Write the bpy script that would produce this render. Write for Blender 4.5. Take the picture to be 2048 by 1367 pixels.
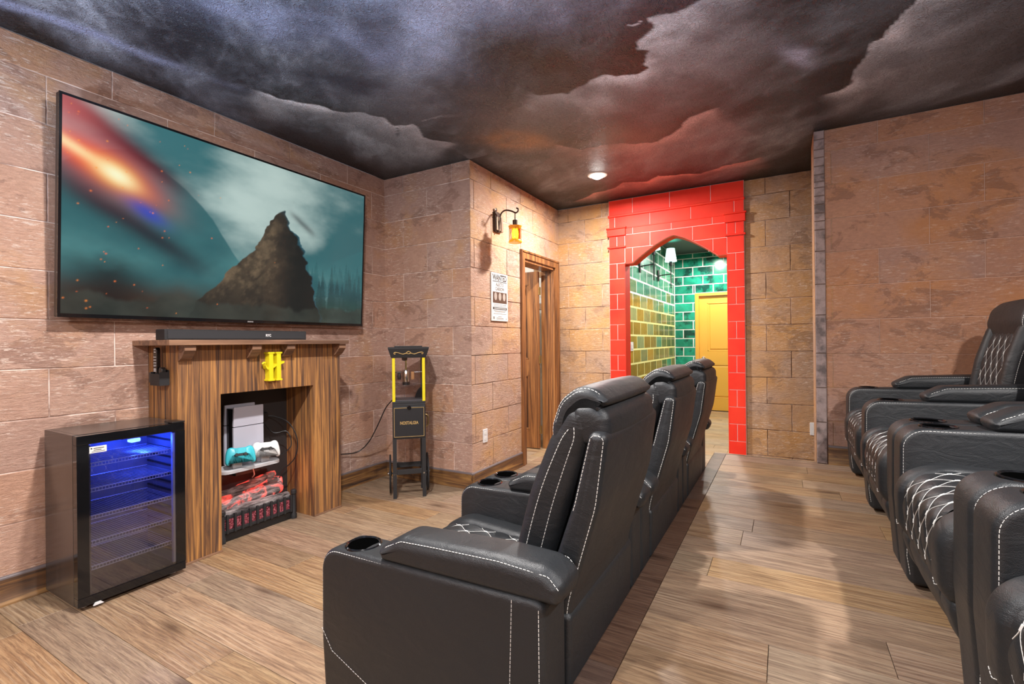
import bpy, bmesh, math, random
import numpy as np
from mathutils import Matrix, Vector

random.seed(7)
SC = bpy.context.scene
COL = SC.collection
for o in list(bpy.data.objects):
    bpy.data.objects.remove(o)

# ------------------------------------------------------------------ camera
cam_d = bpy.data.cameras.new('camera')
cam_d.sensor_width = 36.0
cam_d.lens = 956.1 / 2048 * 36.0
cam_d.clip_start = 0.05
cam = bpy.data.objects.new('camera', cam_d)
COL.objects.link(cam)
RT = Vector((0.494284903, -0.869238564, -0.0103321636))
DN = Vector((-0.00459901896, 0.00927062486, -0.999946451))
FW = Vector((0.869287803, 0.494305952, 0.000584685266))
mw = Matrix.Identity(4)
for i in range(3):
    mw[i][0] = RT[i]; mw[i][1] = -DN[i]; mw[i][2] = -FW[i]
mw[2][3] = 1.22
cam.matrix_world = mw
SC.camera = cam

# ------------------------------------------------------------------ world, exposure
w = bpy.data.worlds.new('world'); SC.world = w
w.use_nodes = True
w.node_tree.nodes['Background'].inputs[0].default_value = (0.5, 0.5, 0.55, 1)
w.node_tree.nodes['Background'].inputs[1].default_value = 0.3
SC.view_settings.view_transform = 'Standard'
SC.view_settings.look = 'None'
SC.view_settings.gamma = 1
SC.view_settings.use_curve_mapping = False
SC.view_settings.exposure = 0.0
CAN_WATTS = 84.0
CAN_COLOR = (1.0, 0.955, 0.92)
HALL_WATTS = 46.0
UPLIGHT_WATTS = 105.0
UPLIGHT_COLOR = (0.62, 0.79, 1.0)

# ------------------------------------------------------------------ mesh helpers
class MB:
    def __init__(s):
        s.v = []; s.f = []
    def add(s, vs, fs):
        o = len(s.v)
        s.v += [tuple(p) for p in vs]
        s.f += [tuple(i + o for i in f) for f in fs]
        return s
    def box(s, x0, x1, y0, y1, z0, z1, b=0.0):
        bm = bmesh.new()
        bmesh.ops.create_cube(bm, size=1)
        for v in bm.verts:
            v.co = ((x0 + x1) / 2 + v.co.x * (x1 - x0), (y0 + y1) / 2 + v.co.y * (y1 - y0), (z0 + z1) / 2 + v.co.z * (z1 - z0))
        if b > 0:
            bmesh.ops.bevel(bm, geom=bm.edges[:], offset=b, segments=2, affect='EDGES', profile=0.5)
        bm.verts.index_update()
        s.add([v.co[:] for v in bm.verts], [[v.index for v in f.verts] for f in bm.faces])
        bm.free(); return s
    def tube(s, pts, r, n=8, cap=True, closed=False):
        pts = [Vector(p) for p in pts]; m = len(pts)
        rs = r if isinstance(r, (list, tuple)) else [r] * m
        vs = []; fs = []
        up = None
        for i in range(m):
            if closed:
                t = pts[(i + 1) % m] - pts[i - 1]
            else:
                t = pts[min(i + 1, m - 1)] - pts[max(i - 1, 0)]
            t.normalize()
            if up is None:
                a = Vector((0, 0, 1)) if abs(t.z) < 0.9 else Vector((1, 0, 0))
                up = t.cross(a).normalized()
            else:
                up = (up - t * up.dot(t)).normalized()
            q = t.cross(up)
            for k in range(n):
                an = 2 * math.pi * k / n
                vs.append(pts[i] + (up * math.cos(an) + q * math.sin(an)) * rs[i])
        for i in range(m - 1 + (1 if closed else 0)):
            j = (i + 1) % m
            for k in range(n):
                fs.append((i * n + k, i * n + (k + 1) % n, j * n + (k + 1) % n, j * n + k))
        if cap and not closed:
            fs.append(tuple(range(n - 1, -1, -1))); fs.append(tuple((m - 1) * n + k for k in range(n)))
        return s.add(vs, fs)
    def lathe(s, prof, c=(0, 0, 0), n=20, axis='z', a0=0):
        vs = []; fs = []; m = len(prof)
        for r, h in prof:
            for k in range(n):
                an = 2 * math.pi * k / n + a0
                p = (r * math.cos(an), r * math.sin(an), h)
                if axis == 'y': p = (p[0], p[2], p[1])
                if axis == 'x': p = (p[2], p[0], p[1])
                vs.append((p[0] + c[0], p[1] + c[1], p[2] + c[2]))
        for i in range(m - 1):
            for k in range(n):
                fs.append((i * n + k, i * n + (k + 1) % n, (i + 1) * n + (k + 1) % n, (i + 1) * n + k))
        if prof[0][0] > 1e-6: fs.append(tuple(range(n - 1, -1, -1)))
        if prof[-1][0] > 1e-6: fs.append(tuple((m - 1) * n + k for k in range(n)))
        return s.add(vs, fs)
    def prism(s, poly, fn, d0, d1, ch=0.0):
        """poly in 2D; fn(u,v,d)->xyz; optional chamfer on the d1 side"""
        n = len(poly); vs = [fn(u, v, d0) for u, v in poly]
        if ch > 0:
            ins = inset(poly, ch)
            vs += [fn(u, v, d1 - (ch if d1 > d0 else -ch)) for u, v in poly] + [fn(u, v, d1) for u, v in ins]; L = 3
        else:
            vs += [fn(u, v, d1) for u, v in poly]; L = 2
        fs = [tuple(range(n - 1, -1, -1)), tuple((L - 1) * n + k for k in range(n))]
        for l in range(L - 1):
            for k in range(n):
                fs.append((l * n + k, l * n + (k + 1) % n, (l + 1) * n + (k + 1) % n, (l + 1) * n + k))
        return s.add(vs, fs)
    def loft(s, prof, x0, x1, r=0.02, n=5, bulge=0.0):
        """closed (y,z) profile swept along x, both ends rounded by up to r"""
        m = len(prof); NN = normals2(prof); P = [Vector(p) for p in prof]
        area = sum(prof[i][0] * prof[(i + 1) % m][1] - prof[(i + 1) % m][0] * prof[i][1] for i in range(m))
        sg = 1 if area > 0 else -1
        lim = []
        for i in range(m):
            a = P[i] - P[i - 1]; b = P[(i + 1) % m] - P[i]
            turn = sg * math.atan2(a.x * b.y - a.y * b.x, a.dot(b))
            L = 0.85 * 0.5 * (a.length + b.length) / turn if turn > 1e-4 else 9.0
            d = Vector((-NN[i][0], -NN[i][1]))
            for k in range(m):
                if k in (i, (i - 1) % m): continue
                q = P[k]; e = P[(k + 1) % m] - q; w_ = q - P[i]
                den = d.x * e.y - d.y * e.x
                if abs(den) < 1e-12: continue
                t = (w_.x * e.y - w_.y * e.x) / den; u_ = (w_.x * d.y - w_.y * d.x) / den
                if t > 1e-5 and -0.01 <= u_ <= 1.01: L = min(L, 0.44 * t)
            lim.append(min(r, L))
        # even out along the outline, by arc length
        for it in range(4):
            lim = [min(lim[i], (lim[i - 1] + 2 * lim[i] + lim[(i + 1) % m]) / 4 + 0.0005) for i in range(m)]
        for it in range(3):
            lim = [(lim[i - 1] + 2 * lim[i] + lim[(i + 1) % m]) / 4 for i in range(m)]
        secs = [(r * (1 - math.cos(math.pi / 2 * i / n)), 1 - math.sin(math.pi / 2 * i / n)) for i in range(n + 1)]
        allsec = [(x0 + a, d) for a, d in secs] + [(x0 + r + (x1 - x0 - 2 * r) * t, 0.0) for t in (0.25, 0.5, 0.75)] + [(x1 - a, d) for a, d in reversed(secs)]
        vs = []; fs = []
        for x, d in allsec:
            b = 0.0
            if bulge:
                t = (x - x0) / (x1 - x0); b = bulge * (4 * t * (1 - t))
            for i in range(m):
                o_ = d * lim[i] - b
                vs.append((x, prof[i][0] - NN[i][0] * o_, prof[i][1] - NN[i][1] * o_))
        k = len(allsec)
        for i in range(k - 1):
            for j in range(m):
                fs.append((i * m + j, i * m + (j + 1) % m, (i + 1) * m + (j + 1) % m, (i + 1) * m + j))
        fs.append(tuple(range(m - 1, -1, -1))); fs.append(tuple((k - 1) * m + j for j in range(m)))
        return s.add(vs, fs)
    def mesh(s, name, mat=None, smooth=True, ang=38, fix=True):
        me = bpy.data.meshes.new(name)
        me.from_pydata(s.v, [], s.f)
        if fix or smooth:
            bm = bmesh.new(); bm.from_mesh(me)
            if fix: bmesh.ops.recalc_face_normals(bm, faces=bm.faces[:])
            if smooth:
                A = math.radians(ang)
                for f in bm.faces: f.smooth = True
                for e in bm.edges:
                    if len(e.link_faces) == 2 and e.calc_face_angle(0) > A: e.smooth = False
            bm.to_mesh(me); bm.free()
        me.update()
        if mat: me.materials.append(mat)
        return me
    def build(s, name, mat, parent=None, smooth=True, ang=38, fix=True):
        return link(name, s.mesh(name, mat, smooth, ang, fix), parent)

def link(name, me, parent=None):
    o = bpy.data.objects.new(name, me)
    COL.objects.link(o)
    if parent is not None: o.parent = parent
    return o

def normals2(p):
    n = len(p); a = sum(p[i][0] * p[(i + 1) % n][1] - p[(i + 1) % n][0] * p[i][1] for i in range(n))
    sg = 1 if a > 0 else -1
    out = []
    for i in range(n):
        x0, y0 = p[i - 1]; x1, y1 = p[i]; x2, y2 = p[(i + 1) % n]
        d1 = Vector((x1 - x0, y1 - y0)); d2 = Vector((x2 - x1, y2 - y1))
        if d1.length > 0: d1.normalize()
        if d2.length > 0: d2.normalize()
        t = d1 + d2
        if t.length < 1e-9: t = d2
        t.normalize()
        out.append((sg * t.y, -sg * t.x))
    return out

def inset(p, d):
    n = len(p); N = normals2(p); out = []
    for i in range(n):
        x0, y0 = p[i - 1]; x1, y1 = p[i]; x2, y2 = p[(i + 1) % n]
        d1 = Vector((x1 - x0, y1 - y0)).normalized(); d2 = Vector((x2 - x1, y2 - y1)).normalized()
        c = max(0.35, math.sqrt(max(0.0, (1 + d1.dot(d2)) / 2)))
        out.append((x1 - N[i][0] * d / c, y1 - N[i][1] * d / c))
    return out

def rpoly(pts, rads, seg=6):
    """polygon with rounded corners"""
    out = []; n = len(pts)
    if not isinstance(rads, (list, tuple)): rads = [rads] * n
    for i in range(n):
        p = Vector(pts[i]); a = Vector(pts[i - 1]) - p; b = Vector(pts[(i + 1) % n]) - p
        r = rads[i]
        la, lb = a.length, b.length
        a.normalize(); b.normalize()
        th = math.acos(max(-1, min(1, a.dot(b))))
        if r <= 0 or th > 3.1:
            out.append(tuple(p)); continue
        t = min(r / math.tan(th / 2), la * 0.48, lb * 0.48)
        r2 = t * math.tan(th / 2)
        c = p + (a + b).normalized() * (r2 / math.sin(th / 2))
        s0 = p + a * t - c; s1 = p + b * t - c
        a0 = math.atan2(s0.y, s0.x); a1 = math.atan2(s1.y, s1.x)
        d = (a1 - a0 + math.pi) % (2 * math.pi) - math.pi
        for k in range(seg + 1):
            an = a0 + d * k / seg
            out.append((c.x + r2 * math.cos(an), c.y + r2 * math.sin(an)))
    return out

def spline(pts, n=8, closed=False):
    out = []; m = len(pts); P = [Vector(p) for p in pts]
    rng = range(m) if closed else range(m - 1)
    for i in rng:
        if closed:
            p0, p1, p2, p3 = P[i - 1], P[i], P[(i + 1) % m], P[(i + 2) % m]
        else:
            p0, p1, p2, p3 = P[max(i - 1, 0)], P[i], P[i + 1], P[min(i + 2, m - 1)]
        for k in range(n):
            t = k / n
            q = 0.5 * ((2 * p1) + (p2 - p0) * t + (2 * p0 - 5 * p1 + 4 * p2 - p3) * t * t + (3 * p1 - p0 - 3 * p2 + p3) * t ** 3)
            out.append(tuple(q))
    if not closed: out.append(tuple(P[-1]))
    return out

def tag(o, label=None, cat=None, group=None, kind=None):
    if label: o['label'] = label
    if cat: o['category'] = cat
    if group: o['group'] = group
    if kind: o['kind'] = kind
    return o

def thing(name, label, cat, loc=(0, 0, 0), rz=0.0, group=None):
    o = bpy.data.objects.new(name, None)
    o.empty_display_size = 0.1
    COL.objects.link(o)
    o.location = loc; o.rotation_euler = (0, 0, rz)
    return tag(o, label, cat, group)

def copy_tree(o, parent=None, skip=()):
    c = o.copy(); COL.objects.link(c)
    if parent is not None: c.parent = parent
    for ch in list(KIDS.get(o.name, [])):
        if ch.name.split('.')[0] in skip: continue
        copy_tree(ch, c, skip)
    return c
KIDS = {}
def refresh_kids():
    KIDS.clear()
    for o in bpy.data.objects:
        if o.parent: KIDS.setdefault(o.parent.name, []).append(o)

def text_mesh(txt, size, mat, name, parent, M, extrude=0.0008, sx=1.0, bold=0.0, sp=1.0):
    cu = bpy.data.curves.new('lettering', 'FONT')
    cu.body = txt; cu.size = size; cu.extrude = extrude; cu.align_x = 'CENTER'; cu.align_y = 'CENTER'
    cu.offset = bold; cu.space_character = sp; cu.resolution_u = 3
    to = bpy.data.objects.new('lettering', cu)
    COL.objects.link(to)
    bpy.context.view_layer.update()
    me = bpy.data.meshes.new_from_object(to)
    bpy.data.objects.remove(to)
    me.transform(M @ Matrix.Diagonal((sx, 1, 1, 1)))
    me.materials.clear(); me.materials.append(mat)
    return link(name, me, parent)

# ------------------------------------------------------------------ material helpers
class N:
    def __init__(s, name):
        s.m = bpy.data.materials.new(name); s.m.use_nodes = True
        s.t = s.m.node_tree; s.b = s.t.nodes['Principled BSDF']; s.out = s.t.nodes['Material Output']
    def n(s, typ, **kw):
        nd = s.t.nodes.new(typ)
        for k, v in kw.items():
            if k.startswith('i_'):
                key = k[2:]
                key = int(key) if key.isdigit() else key.replace('_', ' ')
                s.set(nd.inputs[key], v)
            else: setattr(nd, k, v)
        return nd
    def set(s, sock, v):
        if isinstance(v, bpy.types.NodeSocket): s.t.links.new(v, sock)
        elif isinstance(v, (tuple, list)) and len(v) == 3 and sock.type == 'RGBA': sock.default_value = (*v, 1)
        else: sock.default_value = v
    def p(s, **kw):
        for k, v in kw.items(): s.set(s.b.inputs[k.replace('_', ' ')], v)
        return s
    def obj(s):
        return s.n('ShaderNodeTexCoord').outputs['Object']
    def rnd(s):
        return s.n('ShaderNodeObjectInfo').outputs['Random']
    def mp(s, vec, scale=(1, 1, 1), loc=(0, 0, 0), rot=(0, 0, 0)):
        return s.n('ShaderNodeMapping', i_Vector=vec, i_Scale=scale, i_Location=loc, i_Rotation=rot).outputs[0]
    def noise(s, vec, scale=5, detail=4, rough=0.55, dist=0.0):
        return s.n('ShaderNodeTexNoise', i_Vector=vec, i_Scale=scale, i_Detail=detail, i_Roughness=rough, i_Distortion=dist).outputs[0]
    def ramp(s, fac, stops, interp='LINEAR'):
        r = s.n('ShaderNodeValToRGB'); s.set(r.inputs[0], fac)
        cr = r.color_ramp; cr.interpolation = interp
        while len(cr.elements) < len(stops): cr.elements.new(0.5)
        for e, (p, c) in zip(cr.elements, stops):
            e.position = p
            e.color = (c, c, c, 1) if isinstance(c, (int, float)) else (*c, 1)
        return r.outputs[0]
    def mix(s, fac, a, b, mode='MIX'):
        x = s.n('ShaderNodeMix', data_type='RGBA', blend_type=mode)
        s.set(x.inputs[0], fac); s.set(x.inputs[6], a); s.set(x.inputs[7], b)
        return x.outputs[2]
    def math(s, op, a, b=0.0, c=None):
        x = s.n('ShaderNodeMath', operation=op)
        s.set(x.inputs[0], a); s.set(x.inputs[1], b)
        if c is not None: s.set(x.inputs[2], c)
        return x.outputs[0]
    def vadd(s, a, b):
        x = s.n('ShaderNodeVectorMath', operation='ADD'); s.set(x.inputs[0], a); s.set(x.inputs[1], b)
        return x.outputs[0]
    def comb(s, x, y, z):
        return s.n('ShaderNodeCombineXYZ', i_X=x, i_Y=y, i_Z=z).outputs[0]
    def bump(s, h, strength=0.3, dist=0.01):
        b = s.n('ShaderNodeBump', i_Strength=strength, i_Distance=dist, i_Height=h)
        s.t.links.new(b.outputs[0], s.b.inputs['Normal']); return s

def plain(name, col, rough=0.5, metal=0.0, emit=None, es=0.0, coat=0.0):
    k = N(name).p(Base_Color=col, Roughness=rough, Metallic=metal)
    if emit: k.p(Emission_Color=emit, Emission_Strength=es)
    if coat: k.p(Coat_Weight=coat, Coat_Roughness=0.08)
    return k.m

def stone_mat(name, A, B, ochre_amt, ochre=(0.50, 0.25, 0.06), dark_amt=0.5, fleck=0.65):
    k = N(name); c = k.obj(); r = k.rnd()
    cw = c
    base = k.mix(k.ramp(k.noise(c, 2.1, 6, 0.62), [(0.33, 0.0), (0.68, 1.0)]), A, B)
    fine = k.noise(k.mp(c, (1, 1, 2.2)), 30, 4, 0.7)
    base = k.mix(k.ramp(fine, [(0.3, 0.0), (0.72, 0.45)]), base, (A[0] * 0.6, A[1] * 0.57, A[2] * 0.57))
    # per block tint
    hv = k.n('ShaderNodeHueSaturation', i_Hue=k.math('MULTIPLY_ADD', r, 0.006, 0.497), i_Value=k.math('MULTIPLY_ADD', r, 0.13, 0.93), i_Saturation=k.math('MULTIPLY_ADD', r, 0.25, 0.88), i_Color=base).outputs[0]
    # ochre wash
    oc = k.ramp(k.noise(k.mp(cw, (1, 1, 1.3), (3, 7, 1)), 2.3, 5, 0.6, 0.4), [(0.60 - 0.22 * ochre_amt, 0.0), (0.80 - 0.16 * ochre_amt, 0.62)])
    hv = k.mix(oc, hv, ochre)
    # darker worn flakes
    dk = k.ramp(k.noise(k.mp(c, (1, 1, 1.7), (11, 2, 5)), 3.4, 8, 0.7, 0.6), [(0.555, 0.0), (0.59, dark_amt)])
    hv = k.mix(dk, hv, (A[0] * 0.50, A[1] * 0.46, A[2] * 0.45))
    # pale scratches, mostly level
    mask = k.ramp(k.noise(k.mp(c, (1, 1, 1), (5, 5, 5)), 3.0, 3, 0.6), [(0.38, 0.0), (0.54, 1.0)])
    fl = k.ramp(k.noise(k.mp(c, (9, 9, 46)), 2.2, 5, 0.72, 0.8), [(0.555, 0.0), (0.61, 1.0)])
    fl = k.math('MULTIPLY', k.math('MULTIPLY', fl, mask), fleck)
    hv = k.mix(fl, hv, (0.86, 0.72, 0.62))
    k.p(Base_Color=hv, Roughness=0.72, Specular_IOR_Level=0.35)
    h = k.math('ADD', k.math('MULTIPLY', k.noise(c, 9, 8, 0.72, 0.5), 1.0), k.math('MULTIPLY', k.noise(k.mp(c, (9, 9, 40)), 2.4, 5, 0.7, 0.6), 0.6))
    k.bump(h, 0.85, 0.014)
    return k.m

M = {}
M['stone'] = stone_mat('faux stone plaster', (0.51, 0.308, 0.232), (0.62, 0.40, 0.305), 0.30, (0.60, 0.315, 0.11), 0.52, 0.62)
M['stone_warm'] = stone_mat('warm faux stone plaster', (0.56, 0.345, 0.245), (0.68, 0.45, 0.32), 0.72, (0.64, 0.34, 0.09), 0.45, 0.45)
M['stone_tan'] = stone_mat('tan faux stone plaster', (0.46, 0.30, 0.20), (0.58, 0.38, 0.25), 1.0, (0.62, 0.31, 0.075), 0.45, 0.4)
M['stone_brown'] = stone_mat('brown faux stone plaster', (0.46, 0.255, 0.180), (0.56, 0.31, 0.205), 0.55, (0.56, 0.24, 0.075), 0.5, 0.3)
k = N('pale plaster joint'); k.p(Base_Color=k.mix(k.ramp(k.noise(k.obj(), 7, 4, 0.6), [(0.36, 0.0), (0.56, 1.0)]), (0.36, 0.23, 0.18), (0.88, 0.74, 0.66)), Roughness=0.85); M['joint'] = k.m
k = N('grey joint'); k.p(Base_Color=(0.16, 0.11, 0.09), Roughness=0.9); M['joint_dark'] = k.m
k = N('brown plaster joint'); k.p(Base_Color=k.mix(k.ramp(k.noise(k.obj(), 5, 4, 0.6), [(0.42, 0.0), (0.62, 1.0)]), (0.17, 0.10, 0.065), (0.66, 0.50, 0.40)), Roughness=0.9); M['joint_brown'] = k.m
M['joint_tan'] = plain('tan joint', (0.60, 0.40, 0.31), 0.85)

def wood_mat(name, light, mid, dark, axis, freq=26, along=1.3, rough=0.42, perrand=True, contrast=(0.36, 0.5, 0.66), bump=0.25):
    k = N(name); c = k.obj()
    if perrand:
        r = k.rnd(); c = k.vadd(c, k.comb(k.math('MULTIPLY', r, 37.0), k.math('MULTIPLY', r, 19.0), k.math('MULTIPLY', r, 11.0)))
    sc = [freq] * 3; sc[axis] = along
    v = k.mp(c, tuple(sc))
    g = k.noise(v, 1.0, 6, 0.62, 0.9)
    col = k.ramp(g, [(contrast[0], dark), (contrast[1], mid), (contrast[2], light)])
    sc2 = [freq * 3.4] * 3; sc2[axis] = along * 1.5
    f2 = k.noise(k.mp(c, tuple(sc2)), 1.0, 4, 0.7, 0.3)
    col = k.mix(k.ramp(f2, [(0.45, 0.0), (0.7, 0.55)]), col, (dark[0] * 0.8, dark[1] * 0.8, dark[2] * 0.8))
    k.p(Base_Color=col, Roughness=rough)
    k.bump(g, bump, 0.004)
    return k.m
M['burnt'] = wood_mat('burnt striped wood upright', (0.56, 0.27, 0.08), (0.27, 0.125, 0.048), (0.085, 0.046, 0.032), 2, 40, 1.3, 0.5, True, (0.38, 0.5, 0.64))
M['burnt_x'] = wood_mat('burnt striped wood along x', (0.36, 0.19, 0.06), (0.16, 0.075, 0.03), (0.045, 0.026, 0.018), 0, 20, 1.6, 0.4, True)
M['burnt_y'] = wood_mat('burnt striped wood along y', (0.36, 0.19, 0.06), (0.16, 0.075, 0.03), (0.045, 0.026, 0.018), 1, 20, 1.6, 0.4, True)
M['shelf'] = wood_mat('brown shelf wood', (0.36, 0.205, 0.12), (0.25, 0.135, 0.08), (0.13, 0.07, 0.045), 0, 22, 1.5, 0.45)
M['door_wood'] = wood_mat('chestnut door wood', (0.52, 0.235, 0.075), (0.30, 0.12, 0.04), (0.085, 0.036, 0.018), 2, 20, 0.9, 0.32)

def oak_mat(name, tint=(1, 1, 1), grey=0.0):
    tint = (tint[0] * 0.69, tint[1] * 0.66, tint[2] * 0.60)
    k = N(name); c0 = k.obj(); r = k.rnd()
    c = k.vadd(c0, k.comb(k.math('MULTIPLY', r, 23.0), k.math('MULTIPLY', r, 41.0), k.math('MULTIPLY', r, 7.0)))
    # swirl around knots
    warp = k.n('ShaderNodeTexNoise', i_Vector=k.mp(c, (3.2, 1.1, 1)), i_Scale=1.6, i_Detail=2.0).outputs[1]
    wv = k.n('ShaderNodeVectorMath', operation='MULTIPLY_ADD'); k.set(wv.inputs[0], warp); wv.inputs[1].default_value = (0.035, 0.03, 0); k.set(wv.inputs[2], c)
    cw = wv.outputs[0]
    g1 = k.noise(k.mp(cw, (38, 1.6, 1)), 1.0, 6, 0.68, 0.6)
    g2 = k.noise(k.mp(cw, (120, 5.5, 1)), 1.0, 5, 0.75, 0.4)
    ring = k.n('ShaderNodeTexWave', wave_type='BANDS', bands_direction='X', i_Vector=k.mp(cw, (16, 1.3, 1)), i_Scale=1.0, i_Distortion=5.0, i_Detail=3.0, i_Detail_Scale=0.8, i_Detail_Roughness=0.6).outputs[0]
    t = lambda q: (q[0] * tint[0], q[1] * tint[1], q[2] * tint[2])
    col = k.ramp(g1, [(0.28, t((0.27, 0.16, 0.095))), (0.46, t((0.46, 0.305, 0.19))), (0.70, t((0.60, 0.43, 0.275)))])
    col = k.mix(k.ramp(g2, [(0.42, 0.0), (0.62, 0.85)]), col, t((0.20, 0.12, 0.078)))
    col = k.mix(k.ramp(k.math('MULTIPLY', k.math('GREATER_THAN', ring, 0.86), k.ramp(k.noise(c, 1.4, 2), [(0.48, 0.0), (0.6, 1.0)])), [(0.0, 0.0), (1.0, 0.32)]), col, t((0.68, 0.55, 0.42)))
    kn = k.n('ShaderNodeTexVoronoi', i_Vector=k.mp(cw, (6.5, 1.7, 1)), i_Scale=1.0).outputs[0]
    col = k.mix(k.ramp(kn, [(0.02, 0.9), (0.10, 0.55), (0.22, 0.0)]), col, t((0.11, 0.06, 0.035)))
    hv = k.n('ShaderNodeHueSaturation', i_Hue=k.math('MULTIPLY_ADD', r, 0.012, 0.494), i_Value=k.math('MULTIPLY_ADD', k.math('FRACT', k.math('MULTIPLY', r, 7.31)), 0.26, 0.88), i_Saturation=k.math('MULTIPLY_ADD', k.math('FRACT', k.math('MULTIPLY', r, 3.7)), 0.3, 0.80 - grey), i_Color=col).outputs[0]
    k.p(Base_Color=hv, Roughness=k.ramp(g2, [(0.3, 0.40), (0.7, 0.58)]), Specular_IOR_Level=0.5)
    k.bump(g2, 0.22, 0.003)
    return k.m
M['oak'] = oak_mat('oak plank')
M['oak_shaded'] = oak_mat('shaded oak nosing', (0.36, 0.32, 0.38))  # shadow over the platform edge put into the oak colour
M['oak_pale'] = oak_mat('pale oak plank', (1.3, 1.35, 1.3))
M['gap'] = plain('dark floor gap', (0.05, 0.032, 0.022), 0.9)

def leather_mat(name, base=(0.0135, 0.0155, 0.0180), rough=0.46):
    k = N(name); c = k.obj()
    v = k.n('ShaderNodeTexVoronoi', i_Vector=c, i_Scale=520.0).outputs[0]
    cr = k.noise(k.mp(c, (0.7, 0.7, 1.6)), 15, 4, 0.55, 1.0)
    h = k.math('ADD', k.math('MULTIPLY', v, 0.08), k.math('MULTIPLY', cr, 0.7))
    k.p(Base_Color=base, Roughness=k.ramp(k.noise(c, 5, 3), [(0.3, rough - 0.05), (0.7, rough + 0.07)]), Specular_IOR_Level=0.55)
    k.bump(h, 0.40, 0.012)
    return k.m
M['leather'] = leather_mat('black leather')
M['thread'] = plain('white thread', (0.78, 0.77, 0.73), 0.7)
M['blk_plastic'] = plain('black plastic', (0.012, 0.012, 0.013), 0.35)
M['blk_gloss'] = plain('black gloss', (0.006, 0.006, 0.007), 0.08)
M['blk_matte'] = plain('black matte', (0.018, 0.018, 0.02), 0.6)
M['cup_shade'] = N('cup shade black').p(Base_Color=(0.001, 0.001, 0.001), Roughness=1.0, Specular_IOR_Level=0.0).m  # flat black that paints the shade inside a cup opening
k = N('dark brown brushed cabinet'); k.p(Base_Color=k.ramp(k.noise(k.mp(k.obj(), (30, 30, 1.0)), 1.0, 4), [(0.3, (0.035, 0.027, 0.024)), (0.7, (0.062, 0.05, 0.045))]), Roughness=0.22, Specular_IOR_Level=0.7); M['cabinet'] = k.m
M['white_plastic'] = plain('white plastic', (0.78, 0.78, 0.78), 0.4)
M['console_white'] = plain('console white', (0.50, 0.50, 0.58), 0.35)
M['dock_white'] = plain('dock white', (0.52, 0.52, 0.54), 0.4)
M['teal_plastic'] = plain('sky blue plastic', (0.05, 0.52, 0.62), 0.35)
M['steel'] = plain('polished steel', (0.72, 0.72, 0.72), 0.18, 1.0)
M['wire'] = plain('coated wire', (0.8, 0.82, 0.88), 0.35, 0.2)
M['brass'] = plain('antique brass', (0.42, 0.31, 0.13), 0.35, 0.9)
M['gold'] = plain('gold paint', (0.62, 0.42, 0.16), 0.4, 0.3)
M['yellow'] = plain('yellow paint', (0.80, 0.68, 0.015), 0.4)
M['yellow_side'] = M['yellow']
M['bronze'] = plain('dark bronze', (0.045, 0.027, 0.017), 0.35, 0.7)
M['red'] = None
k = N('red painted brick'); c = k.obj(); r = k.rnd()
k.p(Base_Color=k.mix(k.ramp(k.noise(c, 4, 3), [(0.35, 0.0), (0.7, 1.0)]), (0.86, 0.030, 0.014), (0.92, 0.052, 0.022)), Roughness=0.55, Specular_IOR_Level=0.3); M['red'] = k.m
M['red_edge'] = plain('dark red moulding', (0.62, 0.010, 0.008), 0.35)
M['pink_mortar'] = plain('pink mortar', (0.86, 0.50, 0.47), 0.7)
M['grout_w'] = plain('white grout', (0.80, 0.82, 0.78), 0.7)
M['grout_y'] = plain('yellow grout', (0.90, 0.86, 0.36), 0.7)
def tile_mat(name, a, b, rough=0.18, dark=None):
    k = N(name); c = k.obj(); r = k.rnd()
    v = k.vadd(c, k.comb(k.math('MULTIPLY', r, 13), k.math('MULTIPLY', r, 17), k.math('MULTIPLY', r, 5)))
    col = k.mix(k.ramp(k.noise(v, 5, 4, 0.6, 0.5), [(0.35, 0.0), (0.65, 1.0)]), a, b)
    col = k.n('ShaderNodeHueSaturation', i_Value=k.math('MULTIPLY_ADD', r, 0.5, 0.75), i_Color=col).outputs[0]
    if dark: col = k.mix(k.ramp(k.noise(v, 3.2, 4, 0.65), [(0.50, 0.0), (0.60, 0.9)]), col, dark)
    k.p(Base_Color=col, Roughness=rough); k.bump(k.noise(v, 9, 3), 0.12, 0.01)
    return k.m
M['tile_teal'] = tile_mat('teal glazed tile', (0.012, 0.22, 0.14), (0.02, 0.36, 0.24), 0.2, (0.006, 0.035, 0.03))
M['tile_green'] = tile_mat('green glazed tile', (0.035, 0.20, 0.125), (0.10, 0.27, 0.16))
M['tile_reflect_olive'] = tile_mat('green tile with painted olive reflection', (0.115, 0.130, 0.032), (0.205, 0.190, 0.045))  # olive colour paints the yellow reflected in green tiles
M['tile_reflect_ochre'] = tile_mat('green tile with painted ochre reflection', (0.26, 0.17, 0.025), (0.30, 0.21, 0.04))  # ochre colour paints a stronger yellow reflection in green tiles
M['door_yellow'] = plain('mustard door paint', (0.84, 0.44, 0.065), 0.4)
M['offwhite'] = plain('off white paint', (0.8, 0.79, 0.75), 0.6)
M['paper'] = plain('poster paper', (0.74, 0.75, 0.72), 0.55)
M['ink'] = plain('poster ink', (0.025, 0.022, 0.02), 0.6)
M['ink_grey'] = plain('poster grey ink', (0.16, 0.14, 0.13), 0.6)
M['sepia'] = plain('poster sepia', (0.10, 0.055, 0.035), 0.6)
M['hall_ceiling'] = plain('charcoal ceiling paint', (0.05, 0.05, 0.055), 0.5)
k = N('stone strip'); k.p(Base_Color=k.ramp(k.noise(k.obj(), 14, 4), [(0.36, (0.13, 0.10, 0.095)), (0.55, (0.33, 0.25, 0.235)), (0.75, (0.40, 0.31, 0.29))]), Roughness=0.7); M['strip'] = k.m

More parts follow.
